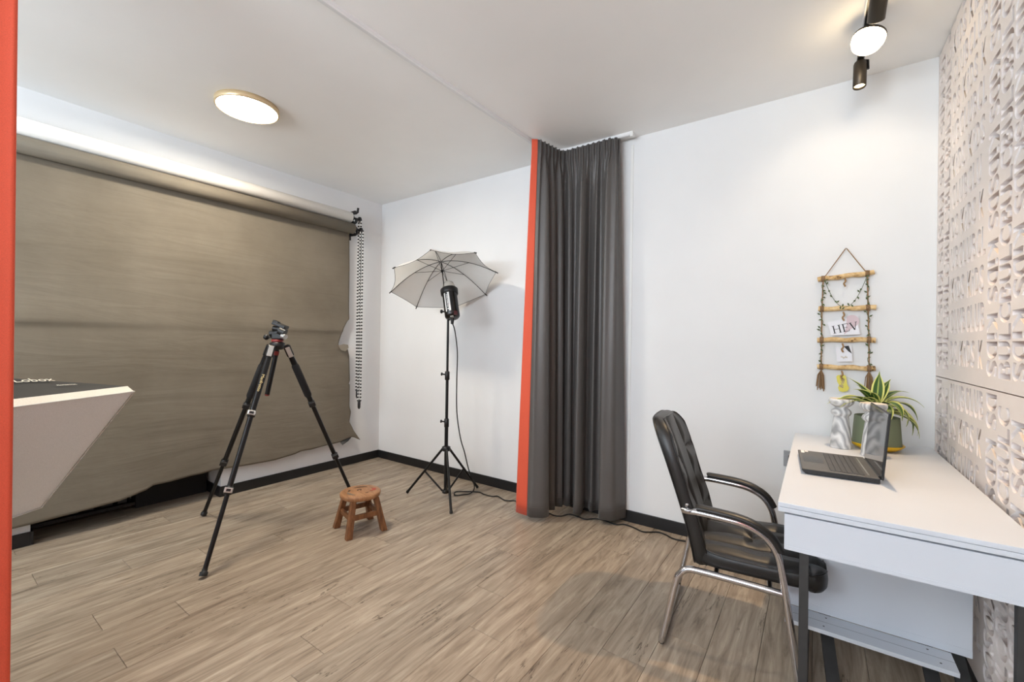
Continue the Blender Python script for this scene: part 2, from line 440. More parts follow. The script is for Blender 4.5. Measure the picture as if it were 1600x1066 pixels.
def fabric(name, col, rough=.6, sheen=.3):
    nt = NT(name); c = srgb(*col); tc = nt.n('ShaderNodeTexCoord')
    mp = nt.n('ShaderNodeMapping'); mp.inputs['Scale'].default_value = (400, 400, 900); nt.l(tc, 'Object', mp, 'Vector')
    no = nt.n('ShaderNodeTexNoise', Scale=1.0, Detail=2.0); nt.l(mp, 'Vector', no, 'Vector')
    r = ramp(nt, [(.3, tuple(x*.88 for x in c[:3])+(1,)), (.7, tuple(x*1.1 for x in c[:3])+(1,))])
    nt.l(no, 'Fac', r, 'Fac'); nt.l(r, 'Color', nt.b, 'Base Color'); nt.set(Roughness=rough)
    nt.b.inputs['Sheen Weight'].default_value = sheen; nt.b.inputs['Sheen Roughness'].default_value = .4
    n2 = nt.n('ShaderNodeTexNoise', Scale=7.0, Detail=3.0); nt.l(tc, 'Object', n2, 'Vector')
    bp = nt.n('ShaderNodeBump', Strength=.25, Distance=.01); nt.l(n2, 'Fac', bp, 'Height'); nt.l(bp, 'Normal', nt.b, 'Normal')
    return nt.m
M['grey_cloth'] = fabric('grey_satin_cloth', (84, 81, 79), .42, .10)
M['orange_cloth'] = fabric('orange_cloth', (208, 82, 54), .75, .2)
M['stitch'] = mat('hem_stitch', (112, 108, 104), .7)

def resample(pts, n):
    P = [Vector(p) for p in pts]; d = [0]
    for a, b in zip(P, P[1:]): d.append(d[-1]+(b-a).length)
    out = []; j = 0
    for i in range(n):
        t = d[-1]*i/(n-1)
        while j < len(P)-2 and d[j+1] < t: j += 1
        k = (t-d[j])/max(1e-9, d[j+1]-d[j]); out.append(P[j].lerp(P[j+1], min(1, k)))
    return out
def curtain_surface(top_pts, bot_pts, z_top, z_head, z_bot, rows=26, ripple=.006, freq=1.0, power=.55):
    N = len(top_pts); mb = MB()
    zs = [z_top-(z_top-z_head)*i/5 for i in range(6)] + [z_head-(z_head-z_bot)*i/rows for i in range(1, rows+1)]
    vs = []
    for z in zs:
        for i in range(N):
            T, B = top_pts[i], bot_pts[i]
            if z >= z_head:
                nx = (top_pts[min(i+1, N-1)]-top_pts[max(i-1, 0)]); nrm = Vector((nx.y, -nx.x, 0)).normalized() if nx.length > 1e-9 else Vector((1, 0, 0))
                k = math.sin(PI*min(1, (z_top-z)/(z_top-z_head)))**.5 if z_head < z < z_top else .35
                p = T + nrm*ripple*math.sin(i*freq)*(.5+.5*k)
            else:
                ed = max(0, 1-min(i, N-1-i)/(N*.10)) if power < .9 else 0
                wgt = ((z_head-z)/(z_head-z_bot))**(power+(.95-power)*ed)
                p = T.lerp(B, wgt)
            vs.append((p.x, p.y, z))
    fs = [(j*N+i, j*N+i+1, (j+1)*N+i+1, (j+1)*N+i) for j in range(len(zs)-1) for i in range(N-1)]
    mb.add(vs, fs, True); return mb
base = (2.3, -.2, .03)
ct = thing('curtain', 'dark grey pleated curtain with an orange edge gathered against the white wall', 'curtain', base)
Bc = [(2.135,-.42),(2.17,-.43),(2.205,-.415),(2.25,-.38),(2.258,-.33),(2.19,-.29),(2.175,-.26),(2.22,-.235),(2.238,-.21),(2.19,-.185),(2.183,-.165),(2.238,-.145),(2.252,-.125),(2.205,-.10),(2.212,-.08),(2.27,-.105),(2.295,-.085),(2.27,-.045),(2.30,-.04),(2.345,-.13),(2.372,-.19),(2.398,-.195),(2.418,-.155),(2.395,-.08),(2.39,-.045),(2.42,-.05),(2.445,-.085),(2.465,-.085),(2.475,-.045),(2.505,-.04),(2.53,-.11),(2.556,-.172),(2.60,-.168),(2.647,-.145),(2.672,-.09),(2.694,-.034)]
Tc = [(2.160,-.385),(2.172,-.373),(2.189,-.262),(2.205,-.16),(2.235,-.128),(2.327,-.130),(2.474,-.128),(2.592,-.132),(2.622,-.115),(2.640,-.085)]
NB = len(Bc); bot = smooth_path([(x, y, 0) for x, y in Bc], 6)
tp = resample([(x, y, 0) for x, y in Tc], NB)
topz = []
for i, q in enumerate(tp):     # small zig-zag of the gathered heading
    a = tp[max(0, i-1)]; b = tp[min(NB-1, i+1)]; t = (b-a).normalized(); nrm = Vector((t.y, -t.x, 0))
    topz.append(q + nrm*(.012 if i % 2 else -.010)*(0 if i in (0, NB-1) else 1))
top = smooth_path(topz, 6)
o = curtain_surface(top, bot, 2.628, 2.535, .036, ripple=.007, freq=1.55, power=.30).build('cloth', M['grey_cloth'], ct, base)
md = o.modifiers.new('thickness', 'SOLIDIFY'); md.thickness = .0025
# orange border strip on the leading edge
ob_t = [Vector((2.128, -.412, 0)), Vector((2.145, -.398, 0)), Vector((2.161, -.386, 0))]; ob_b = [Vector((2.037, -.412, 0)), Vector((2.085, -.420, 0)), Vector((2.136, -.421, 0))]
o = curtain_surface(smooth_path(ob_t, 4), smooth_path(ob_b, 4), 2.632, 2.535, .036, ripple=.0, power=.9).build('edge_band', M['orange_cloth'], ct, base)
tag(o, 'orange edge band'); md = o.modifiers.new('thickness', 'SOLIDIFY'); md.thickness = .003
# hem stitch line
hem = []
hz = .105
for T_, B_ in list(zip(top, bot))[::2]:
    q = T_.lerp(B_, ((2.535-hz)/(2.535-.036))**.30); hem.append((q.x+.0006, q.y-.0026, hz))
MB().tube(hem, .0007, 4).build('hem_seam', M['stitch'], ct, base)

base = (2.06, -3.05, .03)
cl = thing('curtain', 'curtain with an orange edge hanging close to the camera at the left of the photo', 'curtain', base)
lt = [Vector((2.075, -2.752, 0)), Vector((2.062, -2.80, 0)), Vector((2.07, -2.86, 0))]; lb = [Vector((2.078, -2.742, 0)), Vector((2.055, -2.80, 0)), Vector((2.075, -2.87, 0))]
o = curtain_surface(smooth_path(lt, 4), smooth_path(lb, 4), 2.632, 2.535, .036, ripple=0, power=.9).build('edge_band', M['orange_cloth'], cl, base)
tag(o, 'orange edge band'); o.modifiers.new('thickness', 'SOLIDIFY').thickness = .003
pts = [Vector((2.07+.03*math.sin(i*1.9), -2.86-.045*i, 0)) for i in range(22)]; pb = [Vector((2.075+.055*math.sin(i*1.9), -2.87-.047*i, 0)) for i in range(22)]
o = curtain_surface(smooth_path(pts, 5), smooth_path(pb, 5), 2.628, 2.535, .036, ripple=.006, freq=1.5).build('cloth', M['grey_cloth'], cl, base)
o.modifiers.new('thickness', 'SOLIDIFY').thickness = .0025

# ------------------------------------------------------------------ paper backdrop
def paper_mat():
    nt = NT('grey_backdrop_paper'); tc = nt.n('ShaderNodeTexCoord')
    n1 = nt.n('ShaderNodeTexNoise', Scale=1.6, Detail=6.0, Roughness=.6); nt.l(tc, 'Object', n1, 'Vector')
    r = ramp(nt, [(.3, srgb(107, 99, 86)), (.7, srgb(124, 116, 103))]); nt.l(n1, 'Fac', r, 'Fac')
    v = nt.n('ShaderNodeTexVoronoi', Scale=9.0); nt.l(tc, 'Object', v, 'Vector')
    r2 = ramp(nt, [(.0, (.55, .55, .55, 1)), (.020, (1, 1, 1, 1))]); nt.l(v, 'Distance', r2, 'Fac')
    mx = nt.n('ShaderNodeMix', data_type='RGBA', blend_type='MULTIPLY'); mx.inputs['Factor'].default_value = .8
    nt.l(r, 'Color', mx, 6); nt.l(r2, 'Color', mx, 7); nt.l(mx, 2, nt.b, 'Base Color')
    nt.set(Roughness=.7); nt.b.inputs['Specular IOR Level'].default_value = .25
    mp = nt.n('ShaderNodeMapping'); mp.inputs['Scale'].default_value = (1, .35, 2.2); nt.l(tc, 'Object', mp, 'Vector')
    n2 = nt.n('ShaderNodeTexNoise', Scale=3.0, Detail=4.0, Distortion=.6); nt.l(mp, 'Vector', n2, 'Vector')
    bp = nt.n('ShaderNodeBump', Strength=.35, Distance=.03); nt.l(n2, 'Fac', bp, 'Height'); nt.l(bp, 'Normal', nt.b, 'Normal')
    return nt.m
M['paper'] = paper_mat()
M['paper_back'] = mat('grey_paper_underside', (120, 112, 100), .8)
M['white_paper'] = mat('white_paper', (236, 232, 226), .55, var=.02, scale=5)
def interp(tab, x):
    if x <= tab[0][0]: return tab[0][1]
    for (a, b), (c, d) in zip(tab, tab[1:]):
        if x <= c: return b+(d-b)*(x-a)/(c-a)
    return tab[-1][1]
bot_tab = sorted([(-.289,.241),(-.376,.288),(-.44,.270),(-.502,.258),(-.693,.248),(-.78,.240),(-.873,.243),(-.93,.229),(-1.1,.213),(-1.339,.219),(-1.547,.232),(-1.621,.222),(-1.678,.223),(-1.807,.213),(-1.906,.214),(-1.944,.191),(-1.978,.184),(-2.007,.175),(-2.074,.16),(-2.204,.152),(-2.323,.144),(-2.464,.137),(-2.8,.13),(-3.15,.13)])
rt_tab = sorted([(2.3,-.424),(2.238,-.424),(1.912,-.418),(1.541,-.419),(1.41,-.417),(1.39,-.44),(1.323,-.484),(1.268,-.497),(1.213,-.516),(1.171,-.527),(1.145,-.50),(1.13,-.43),(1.047,-.41),(.80,-.399),(.78,-.412),(.76,-.40),(.552,-.402),(.488,-.387),(.398,-.406),(.31,-.362),(.241,-.289)])
YL = -3.12
base = (.11, -1.8, .14)
bd = thing('grey_paper_backdrop', 'grey paper backdrop hanging from a roll on the left wall with torn edges', 'backdrop', base)
XP = .062
def sheet(u, v):
    u = u**.8 if u > 0 else 0
    y0 = YL+u*(-.289-YL)
    zb = interp(bot_tab, y0); z = 2.29+(zb-2.29)*v
    y = YL+u*(interp(rt_tab, z)-YL)
    zb = interp(bot_tab, y); z = 2.29+(zb-2.29)*v
    s = -y
    x = XP + .006*math.sin(2.1*s+1.3*z) + .016*math.exp(-(max(0, z-1.31)/.10+max(0, 1.31-z)/.02)**2)*(.6+.4*math.sin(3*s)) + .004*math.sin(7*s-4*z)*max(0, 1.4-z)
    if z < 1.0: x += .018*(1.0-z)*(1+math.sin(2.6*s+5*z))*.5
    x += .03*max(0, (s-.0)<.45)*max(0, .6-z)*max(0, (.5-s))*3
    return (x, y, z)
o = MB().grid(sheet, 150, 130).build('paper_sheet', M['paper'], bd, base); o.modifiers.new('thickness', 'SOLIDIFY').thickness = .0008
XG, ZG, RG = .112, 2.290, .049
mb = MB(); Mr = frame((0, 1, 0), (1, 0, 0), (XG, YL, ZG))
mb.lathe([(RG*.6, 0), (RG, 0), (RG, 2.70), (RG*.6, 2.70)], 32, Mr); mb.build('paper_roll', M['paper'], bd, base)
# sheet leaves the roll on its wall side
o = MB().grid(lambda u, v: (XG-RG*math.sin(v*PI/2)-.0012 if v < 1 else XP, YL+u*(-.424-YL), ZG+RG*math.cos(v*PI/2)*1.0+.0006), 20, 6).build('paper_wrap', M['paper'], bd, base)
MB().lathe([(.026, 2.70), (.026, 2.73), (.012, 2.73), (.012, 2.775)], 16, Mr, capt=True).build('end_plug', M['black_plastic'], bd, base)
kb = MB(); kb.lathe([(.012, 0), (.028, .002), (.03, .012), (.02, .022), (.008, .024)], 14, frame((0, 1, 0), None, (XG, -.345, ZG)), capb=True, capt=True); kb.build('chain_pulley', M['black_plastic'], bd, base)
# torn pieces
fl = MB(); fl.add([(XP+.006, -.530, 1.17), (XP+.03, -.515, 1.125), (XP+.045, -.475, 1.118), (XP+.035, -.440, 1.150), (XP+.008, -.428, 1.178), (XP+.012, -.48, 1.185)], [(0, 1, 2, 5), (5, 2, 3, 4)])
o = fl.build('torn_flap', M['paper_back'], bd, base); o.modifiers.new('thickness', 'SOLIDIFY').thickness = .0008
fl = MB(); fl.add([(XP+.012, -.505, .262), (XP+.05, -.500, .232), (XP+.055, -.44, .262), (XP+.03, -.385, .292)], [(0, 1, 2, 3)])
o = fl.build('torn_flap', M['black_trim'], bd, base); o.modifiers.new('thickness', 'SOLIDIFY').thickness = .0008  # underside of the curled corner, its shade painted in as black

base = (.10, -1.8, 2.35)
wr = thing('white_paper_roll', 'white paper roll resting on the wall hooks above the grey backdrop roll', 'paper roll', base)
Mw = frame((0, 1, 0), (1, 0, 0), (.098, YL, 2.396))
MB().lathe([(.03, 0), (.049, 0), (.049, 2.68), (.03, 2.68)], 32, Mw).build('roll', M['white_paper'], wr, base)
MB().lathe([(.026, 2.68), (.026, 2.705), (.011, 2.705), (.011, 2.77)], 16, Mw, capt=True).build('end_plug', M['black_plastic'], wr, base)
MB().lathe([(.012, 0), (.027, .002), (.029, .012), (.02, .022), (.008, .024)], 14, frame((0, 1, 0), None, (.098, -.350, 2.396)), capb=True, capt=True).build('chain_pulley', M['black_plastic'], wr, base)
o = MB().grid(lambda u, v: (.053-.004*v, YL+u*(-.47-YL), 2.396-.075*v), 8, 3).build('paper_edge', M['white_paper'], wr, base); o.modifiers.new('thickness', 'SOLIDIFY').thickness = .0008

base = (0, -.385, 2.2)
bk = thing('backdrop_bracket', 'black triple hook bracket holding the ends of the backdrop rolls', 'bracket', base)
MB().box((0, -.412, 2.20), (.012, -.372, 2.475)).build('wall_plate', M['black_plastic'], bk, base, bevel=.003)
for z, xo in ((2.47, .14), (2.373, .115), (2.262, .13)):
    mb = MB(); mb.prism([(.01, z-.028), (.01, z), (xo-.035, z+.002), (xo-.032, z-.012), (xo-.012, z-.016), (xo-.002, z+.022), (xo+.012, z+.020), (xo+.006, z-.022), (xo-.03, z-.034)], -.398, -.384, 1)
    mb.build('hook_arm', M['black_plastic'], bk, base)

def bead_strand(p0, p1, rb=.0105, step=.031):
    mb = MB(); a, b = Vector(p0), Vector(p1); n_ = int((b-a).length/step)
    ico = [(0, 0, 1), (.894, 0, .447), (.276, .851, .447), (-.724, .526, .447), (-.724, -.526, .447), (.276, -.851, .447), (.724, .526, -.447), (-.276, .851, -.447), (-.894, 0, -.447), (-.276, -.851, -.447), (.724, -.526, -.447), (0, 0, -1)]
    fc = [(0,1,2),(0,2,3),(0,3,4),(0,4,5),(0,5,1),(1,6,2),(2,7,3),(3,8,4),(4,9,5),(5,10,1),(6,7,2),(7,8,3),(8,9,4),(9,10,5),(10,6,1),(6,11,7),(7,11,8),(8,11,9),(9,11,10),(10,11,6)]
    for i in range(n_+1):
        c = a.lerp(b, i/n_); mb.add([c+Vector(v)*rb for v in ico], fc, True)
    return mb
M['cord_white'] = mat('white_cord', (222, 222, 220), .6)
for (lab, xs, ys, zt, zb, wz) in (('bead chain loop with black weight hanging from the white paper roll', (.100, .118), (-.352, -.338), 2.39, .74, .70), ('bead chain loop with black weight hanging from the grey backdrop roll', (.130, .150), (-.352, -.338), 2.28, .64, .60)):
    base = (xs[0], ys[0], wz)
    cn = thing('pull_chain', lab, 'chain', base, group='backdrop pull chains')
    for k in (0, 1):
        x = xs[k]; y = ys[k]
        o = bead_strand((x, y, zt), (x, y, zb)).build('bead_strand', M['black_plastic'], cn, base); o['kind'] = 'stuff'
        MB().tube([(x, y, zt), (x, y, zb)], .0058, 6).build('cord', M['cord_white'], cn, base)
    xm, ym = sum(xs)/2, sum(ys)/2
    MB().lathe([(.006, .05), (.013, .042), (.014, .0), (.013, -.03), (.005, -.042)], 14, Matrix.Translation((xm, ym, wz)), capb=True, capt=True).build('weight', M['black_plastic'], cn, base)
    MB().tube([(xs[0], ys[0], zb), (xm, ym, wz+.04), (xs[1], ys[1], zb)], .004, 6).build('weight_loop', M['black_plastic'], cn, base)

# ------------------------------------------------------------------ lamps
M['lamp_ring'] = mat('brass_lamp_ring', (222, 200, 160), .35, .4)
M['lamp_glow'] = emit('ceiling_lamp_glow', (255, 244, 225), 118)
M['bulb_glow'] = emit('bulb_glow', (255, 226, 178), 14)
M['lens_glow'] = emit('spot_lens_glow', (255, 222, 165), 14)
base = (.888, -1.700, H)
cl_ = thing('ceiling_light', 'round flush ceiling light with a thin brass ring', 'ceiling light', base)
MB().lathe([(.130, 0), (.172, 0), (.172, -.028), (.166, -.033), (.161, -.030), (.161, -.012)], 48).build('ring', M['lamp_ring'], cl_)
MB().lathe([(.001, -.026), (.10, -.0255), (.158, -.022), (.160, -.014), (.160, -.004)], 48).build('diffuser', M['lamp_glow'], cl_)

base = (3.915, -.9, H)
tk = thing('lighting_track', 'slim ceiling lighting track carrying the lamps near the letter-cut wall', 'light track', base)
MB().box((3.900, -2.6, 2.630), (3.930, -.14, H)).build('track_rail', M['white_alu'], tk, base, bevel=.002)
MB().box((3.905, -2.6, 2.626), (3.925, -.145, 2.631)).build('track_slot', M['black_metal'], tk, base)
M['bronze'] = mat('dark_bronze_lamp', (66, 59, 50), .4, .4)
def spot(loc_top, loc_lens, r, label, energy, visible=True):
    a, b = Vector(loc_top), Vector(loc_lens); d = (b-a).normalized(); L = (b-a).length
    t = thing('track_spotlight', label, 'spotlight', (a.x, a.y, 2.62), group='track spotlights')
    bs = (a.x, a.y, 2.62)
    F = frame(d, (0, 1, 0) if abs(d.y) < .9 else (1, 0, 0), a)
    MB().lathe([(r*.9, 0), (r, .008), (r, L), (r*.86, L+.002), (r*.84, L-.012)], 20, F, capb=True).build('barrel', M['bronze'], t, bs)
    MB().lathe([(.001, L-.011), (r*.84, L-.011)], 20, F).build('lens', M['lens_glow'], t, bs)
    mid = a.lerp(b, .35); s_ = Vector((r+.004, 0, 0))
    MB().box((a.x-.012, a.y-.045, 2.600), (a.x+.012, a.y+.045, 2.630)).build('adapter', M['black_metal'], t, bs, bevel=.002)
    MB().tube([(a.x, a.y, 2.605), (mid.x+s_.x, a.y, 2.595), tuple(mid+s_)], .006, 8).build('swivel_arm', M['black_metal'], t, bs)
    l = bpy.data.lights.new('spot_beam', 'SPOT'); l.energy = energy; l.color = (1.0, .84, .64); l.spot_size = 1.5; l.spot_blend = .6; l.shadow_soft_size = .02
    lo = bpy.data.objects.new('spot_beam', l); COL.objects.link(lo); lo.parent = t
    lo.location = (b + d*.01) - Vector(bs); lo.rotation_euler = d.to_track_quat('-Z', 'Y').to_euler()
    return t
spot((3.908, -.265, 2.595), (3.905, -.285, 2.470), .026, 'small dark cylinder spotlight at the end of the ceiling track nearest the back wall', 1.2)
spot((3.935, -.860, 2.610), (3.926, -.735, 2.500), .028, 'dark cylinder spotlight cut by the top edge of the photo above the round lamp', 5)
base = (3.923, -.505, 2.62)
bl_ = thing('track_globe_lamp', 'round glowing white lamp with a dark cap on the ceiling track', 'track lamp', base)
F = frame((-.25, -.25, -.93), None, (3.926, -.498, 2.585))
MB().lathe([(.010, -.012), (.045, -.006), (.061, .008), (.062, .020)], 28, F, capb=True).build('cap', M['bronze'], bl_, base)
MB().lathe([(.0605, .018), (.0595, .035), (.052, .055), (.038, .070), (.018, .079), (.001, .081)], 28, F).build('globe', M['bulb_glow'], bl_, base)
MB().tube([(3.923, -.505, 2.625), (3.925, -.500, 2.59)], .009, 8).build('stem', M['black_metal'], bl_, base)
gl = bpy.data.lights.new('globe_beam', 'SPOT'); gl.energy = 78; gl.color = (1.0, .70, .42); gl.spot_size = 1.35; gl.spot_blend = .85; gl.shadow_soft_size = .03
go = bpy.data.objects.new('globe_beam', gl); COL.objects.link(go); go.parent = bl_
go.location = Vector((3.900, -.520, 2.495)) - Vector(base); go.rotation_euler = Vector((-.22, -.30, -.93)).to_track_quat('-Z', 'Y').to_euler()

# ------------------------------------------------------------------ softbox
A = Vector((1.46, -2.356, 1.0)); e1 = Vector((.573, -.819, 0)).normalized(); dn = Vector((-.503, -.351, -.790)); dn = (dn-e1*dn.dot(e1)).normalized()
nf = e1.cross(dn).normalized()
if nf.dot(Vector(CAM)-A) < 0: nf = -nf
WF, HF = .80, .61
base = (1.28, -3.02, 0)
sb = thing('softbox', 'rectangular softbox with white front and black back at the left edge', 'softbox', base)
def fp(u, v, d=0): return A + e1*(u*WF) + dn*(v*HF) + nf*d
M['diffuser'] = fabric('softbox_diffuser', (240, 240, 242), .6, .1)
M['black_nylon'] = fabric('softbox_black_nylon', (22, 20, 18), .7, .0)
M['white_tape'] = fabric('softbox_white_lip', (238, 230, 216), .6, .1)
def face_fn(u, v):
    s = math.sin(PI*u)*math.sin(PI*v)
    return fp(u, v, -.003 + .006*s + .003*math.sin(18*u+9*v)*s)
MB().grid(face_fn, 40, 30).build('front_diffuser', M['diffuser'], sb, base)
rim = [fp(0, 0), fp(1, 0), fp(1, 1), fp(0, 1)]
lip = MB()
for a, b in zip(rim, rim[1:]+rim[:1]):
    dp = .036 if a is rim[0] else .005
    lip.add([a, b, b-nf*dp, a-nf*dp], [(0, 1, 2, 3)])
o = lip.build('lip', M['white_tape'], sb, base); o.modifiers.new('thickness', 'SOLIDIFY').thickness = .003
MB().tube([p - nf*.0 for p in rim], .0028, 6, closed=True).build('edge_piping', M['white_plastic'], sb, base)
back_c = fp(.5, .5, -.42)
def back_panel(i):
    a, b = rim[i]-nf*.034, rim[(i+1) % 4]-nf*.034
    ca = back_c + (a-fp(.5, .5))*.16; cb = back_c + (b-fp(.5, .5))*.16
    out = ((a+b)/2 - fp(.5, .5, -.034)).normalized()
    def fn(u, v):
        p = a.lerp(b, u).lerp(ca.lerp(cb, u), v)
        return p + (out*.6-nf*.1)*.09*math.sin(PI*v)*(.35+.65*math.sin(PI*u))*(1 if v > 0 else 0)
    return fn
for i in range(4):
    o = MB().grid(back_panel(i), 20, 14).build('back_panel', M['black_nylon'], sb, base)
    if i == 0:
        # lettering follows the upper panel
        fn = back_panel(0)
        M['print'] = mat('white_print', (225, 218, 200), .6)
        ux = (fn(.35, .18)-fn(.25, .18)).normalized(); uy = (fn(.3, .30)-fn(.3, .14)).normalized()
        for s_, h_, u_, v_, sh in (('Lobox', .034, .27, .27, .3), ('PROFESSIONAL', .007, .21, .13, 0)):
            c_ = fn(u_, v_); nn = ux.cross(uy).normalized()
            if nn.dot(Vector(CAM)-c_) < 0: nn = -nn
            xx = -ux; yy = nn.cross(xx)
            text('logo_print', s_, h_, M['print'], sb, Matrix(((xx.x, yy.x, nn.x, c_.x+nn.x*.006-base[0]), (xx.y, yy.y, nn.y, c_.y+nn.y*.006-base[1]), (xx.z, yy.z, nn.z, c_.z+nn.z*.006-base[2]), (0, 0, 0, 1))), xs=1.1, shear=sh)
MB().lathe([(.075, 0), (.075, .20), (.05, .21)], 20, frame(-nf, None, back_c), capb=True, capt=True).build('flash_head', M['black_plastic'], sb, base)
hb = back_c - nf*.10
MB().tube([(hb.x, hb.y, .02), (hb.x, hb.y, hb.z-.04)], .014, 10).build('stand_pole', M['black_metal'], sb, base)
for k in range(3):
    a_ = 2.4+k*2*PI/3
    MB().tube([(hb.x, hb.y, .35), (hb.x+.32*math.cos(a_)*.8, hb.y+.32*math.sin(a_)*.8-.02, .012)], .010, 8).build('leg', M['black_metal'], sb, base)

# ------------------------------------------------------------------ camera tripod
ap = Vector((.891, -1.501, 1.185)); base = (.891, -1.501, 0)
tp_ = thing('camera_tripod', 'black camera tripod with spread legs and a pan head in front of the backdrop', 'tripod', base)
M['foam_grip'] = mat('black_foam_grip', (26, 26, 27), .85, bump=.3, bscale=400)
feet = [Vector((1.208, -2.011, .012)), Vector((.324, -1.698, .012)), Vector((.925, -.925, .012))]
for i, ft in enumerate(feet):
    d2 = (ft-ap); d2.z = 0; d2.normalize(); topp = ap + d2*.055
    def P(t): return topp.lerp(ft, t)
    dd = (ft-topp).normalized()
    lg = MB().tube([P(.0), P(.10), P(.345)], [.015, .019, .0165], 12).build('leg', M['black_metal'], tp_, base)
    MB().tube([P(.34), P(.68)], .0145, 12).build('leg_section', M['black_metal'], lg, base)
    MB().tube([P(.67), P(.975)], .0118, 12).build('leg_section', M['black_metal'], lg, base)
    MB().tube([P(.975), P(.984), P(.986), P(1.0)], [.0135, .0135, .019, .019], 12).build('rubber_foot', M['black_plastic'], lg, base)
    if i != 0:
        MB().tube([P(.11), P(.12), P(.29), P(.30)], [.019, .0235, .0235, .019], 12).build('foam_grip', M['foam_grip'], lg, base)
    side = dd.cross(Vector((0, 0, 1))).normalized(); toc = (Vector(CAM)-P(.5)); toc = (toc-dd*toc.dot(dd)).normalized()
    for t in (.345, .68):
        Fm = frame(dd, toc, P(t))
        MB().lathe([(.016, -.022), (.0215, -.018), (.0215, .018), (.016, .022)], 12, Fm).build('lock_collar', M['black_plastic'], lg, base)
        lv = MB().box((-.010 if i else .012, -.020, -.014), (.030, .022, .014), M=Fm).build('lock_lever', M['silver'] if i == 0 else M['black_plastic'], lg, base, bevel=.004)
        if i == 0: MB().box((.0285, -.010, -.007), (.0312, .012, .007), M=Fm).build('lever_pad', M['black_plastic'], lv, base)
    # leg shoulder with silver angle catch
    Fs = frame(dd, toc, P(.03))
    MB().box((-.018, -.022, -.035), (.018, .022, .04), M=Fs).build('leg_shoulder', M['black_plastic'], lg, base, bevel=.006)
    if i != 1: MB().box((.017, -.014, -.025), (.0225, .014, .045), M=Fs).build('angle_catch', M['silver'], lg, base, bevel=.002)
    if i == 0:
        c_ = P(.20); up_ = -dd; xx = dd; yy = toc.cross(xx)
        text('leg_print', 'Manfrotto', .017, mat('cream_print', (226, 205, 150), .6), lg, Matrix(((xx.x, yy.x, toc.x, c_.x+toc.x*.0195-base[0]), (xx.y, yy.y, toc.y, c_.y+toc.y*.0195-base[1]), (xx.z, yy.z, toc.z, c_.z+toc.z*.0195-base[2]), (0, 0, 0, 1))), xs=1.15)
MB().lathe([(.028, -.03), (.042, -.02), (.045, .012), (.03, .02)], 18, Matrix.Translation(ap), capb=True, capt=True).build('spider', M['black_plastic'], tp_, base)
cb = Vector((.840, -1.535, .865))
MB().tube([ap + Vector((0, 0, -.02)), cb], .0145, 12).build('center_column', M['black_metal'], tp_, base)
tag(MB().tube([ap.lerp(cb, .12), ap.lerp(cb, .2)], .020, 12).build('column_collar', M['red_plastic'], tp_, base), 'dark red collar')
tag(MB().tube([cb, cb+(cb-ap)*.03], [.0155, .012], 12).build('column_cap', M['red_plastic'], tp_, base), 'dark red end cap')
hd = MB().lathe([(.034, .020), (.036, .034), (.030, .036)], 18, Matrix.Translation(ap), capt=True).build('head_base', M['red_plastic'], tp_, base)
tag(hd, 'dark red pan base')
z0 = ap.z
rx = Vector((.818, .576, 0))   # towards the right of the photo
fw = Vector((.576, -.818, 0))  # towards the viewer
def HP(a, b, c): return tuple(ap + rx*a + fw*b + Vector((0, 0, c)))
hB = MB().box((-.035, -.024, 0), (.040, .024, .042), M=frame((0, 0, 1), rx, HP(.005, 0, .036))).build('head_body', M['black_plastic'], tp_, base, bevel=.008)
MB().tube([HP(-.045, 0, .072), HP(.03, .0, .082)], [.022, .024], 14).build('pan_drum', M['black_plastic'], tp_, base)
MB().tube([HP(.02, .012, .095), HP(.055, .012, .078)], [.026, .027], 14).build('tilt_drum', M['black_plastic'], tp_, base)
MB().tube([HP(.045, .02, .060), HP(.068, .03, .052)], [.019, .017], 14).build('tilt_knob', M['silver'], tp_, base)
MB().box((-.045, -.028, -.010), (.045, .028, .010), M=frame((.35*rx.x, .35*rx.y, .93), rx, HP(.018, 0, .128))).build('quick_release_plate', M['black_plastic'], tp_, base, bevel=.004)
MB().box((-.050, -.016, .008), (-.012, .016, .018), M=frame((.35*rx.x, .35*rx.y, .93), rx, HP(.018, 0, .128))).build('camera_screw_block', M['black_metal'], tp_, base, bevel=.003)
MB().tube([HP(-.022, .01, .108), HP(.03, .01, .100)], .017, 12).build('cross_drum', M['black_plastic'], tp_, base)
MB().tube([HP(-.03, 0, .050), HP(-.058, 0, .050)], .006, 8).build('knob_stem', M['black_plastic'], tp_, base)
MB().sphere(HP(-.072, 0, .050), .0185, 14, 8).build('pan_knob', M['black_plastic'], tp_, base)

# ------------------------------------------------------------------ wooden stool
def wood(name, c1, c2, c3, sc=(30, 4, 30)):
    nt = NT(name); tc = nt.n('ShaderNodeTexCoord'); mp = nt.n('ShaderNodeMapping'); mp.inputs['Scale'].default_value = sc
    nt.l(tc, 'Object', mp, 'Vector'); no = nt.n('ShaderNodeTexNoise', Scale=1.0, Detail=6.0, Distortion=.8); nt.l(mp, 'Vector', no, 'Vector')
    r = ramp(nt, [(.25, srgb(*c1)), (.5, srgb(*c2)), (.75, srgb(*c3))]); nt.l(no, 'Fac', r, 'Fac'); nt.l(r, 'Color', nt.b, 'Base Color'); nt.set(Roughness=.5)
    return nt.m
M['stool_top'] = wood('stool_seat_wood', (132, 90, 56), (160, 114, 76), (178, 134, 94), (12, 50, 30))
M['stool_leg'] = wood('stool_leg_wood', (88, 56, 32), (122, 80, 48), (148, 102, 64), (60, 60, 6))
M['stool_dark'] = mat('stool_dark_stain', (70, 50, 38), .6); M['stool_grey'] = mat('stool_grey_paint', (112, 98, 84), .6); M['stool_red'] = mat('stool_red_paint', (165, 74, 58), .6)
base = (1.338, -1.178, 0)
st = thing('wooden_stool', 'small round brown wooden stool on four splayed legs', 'stool', base, -.26)
SZ = .245
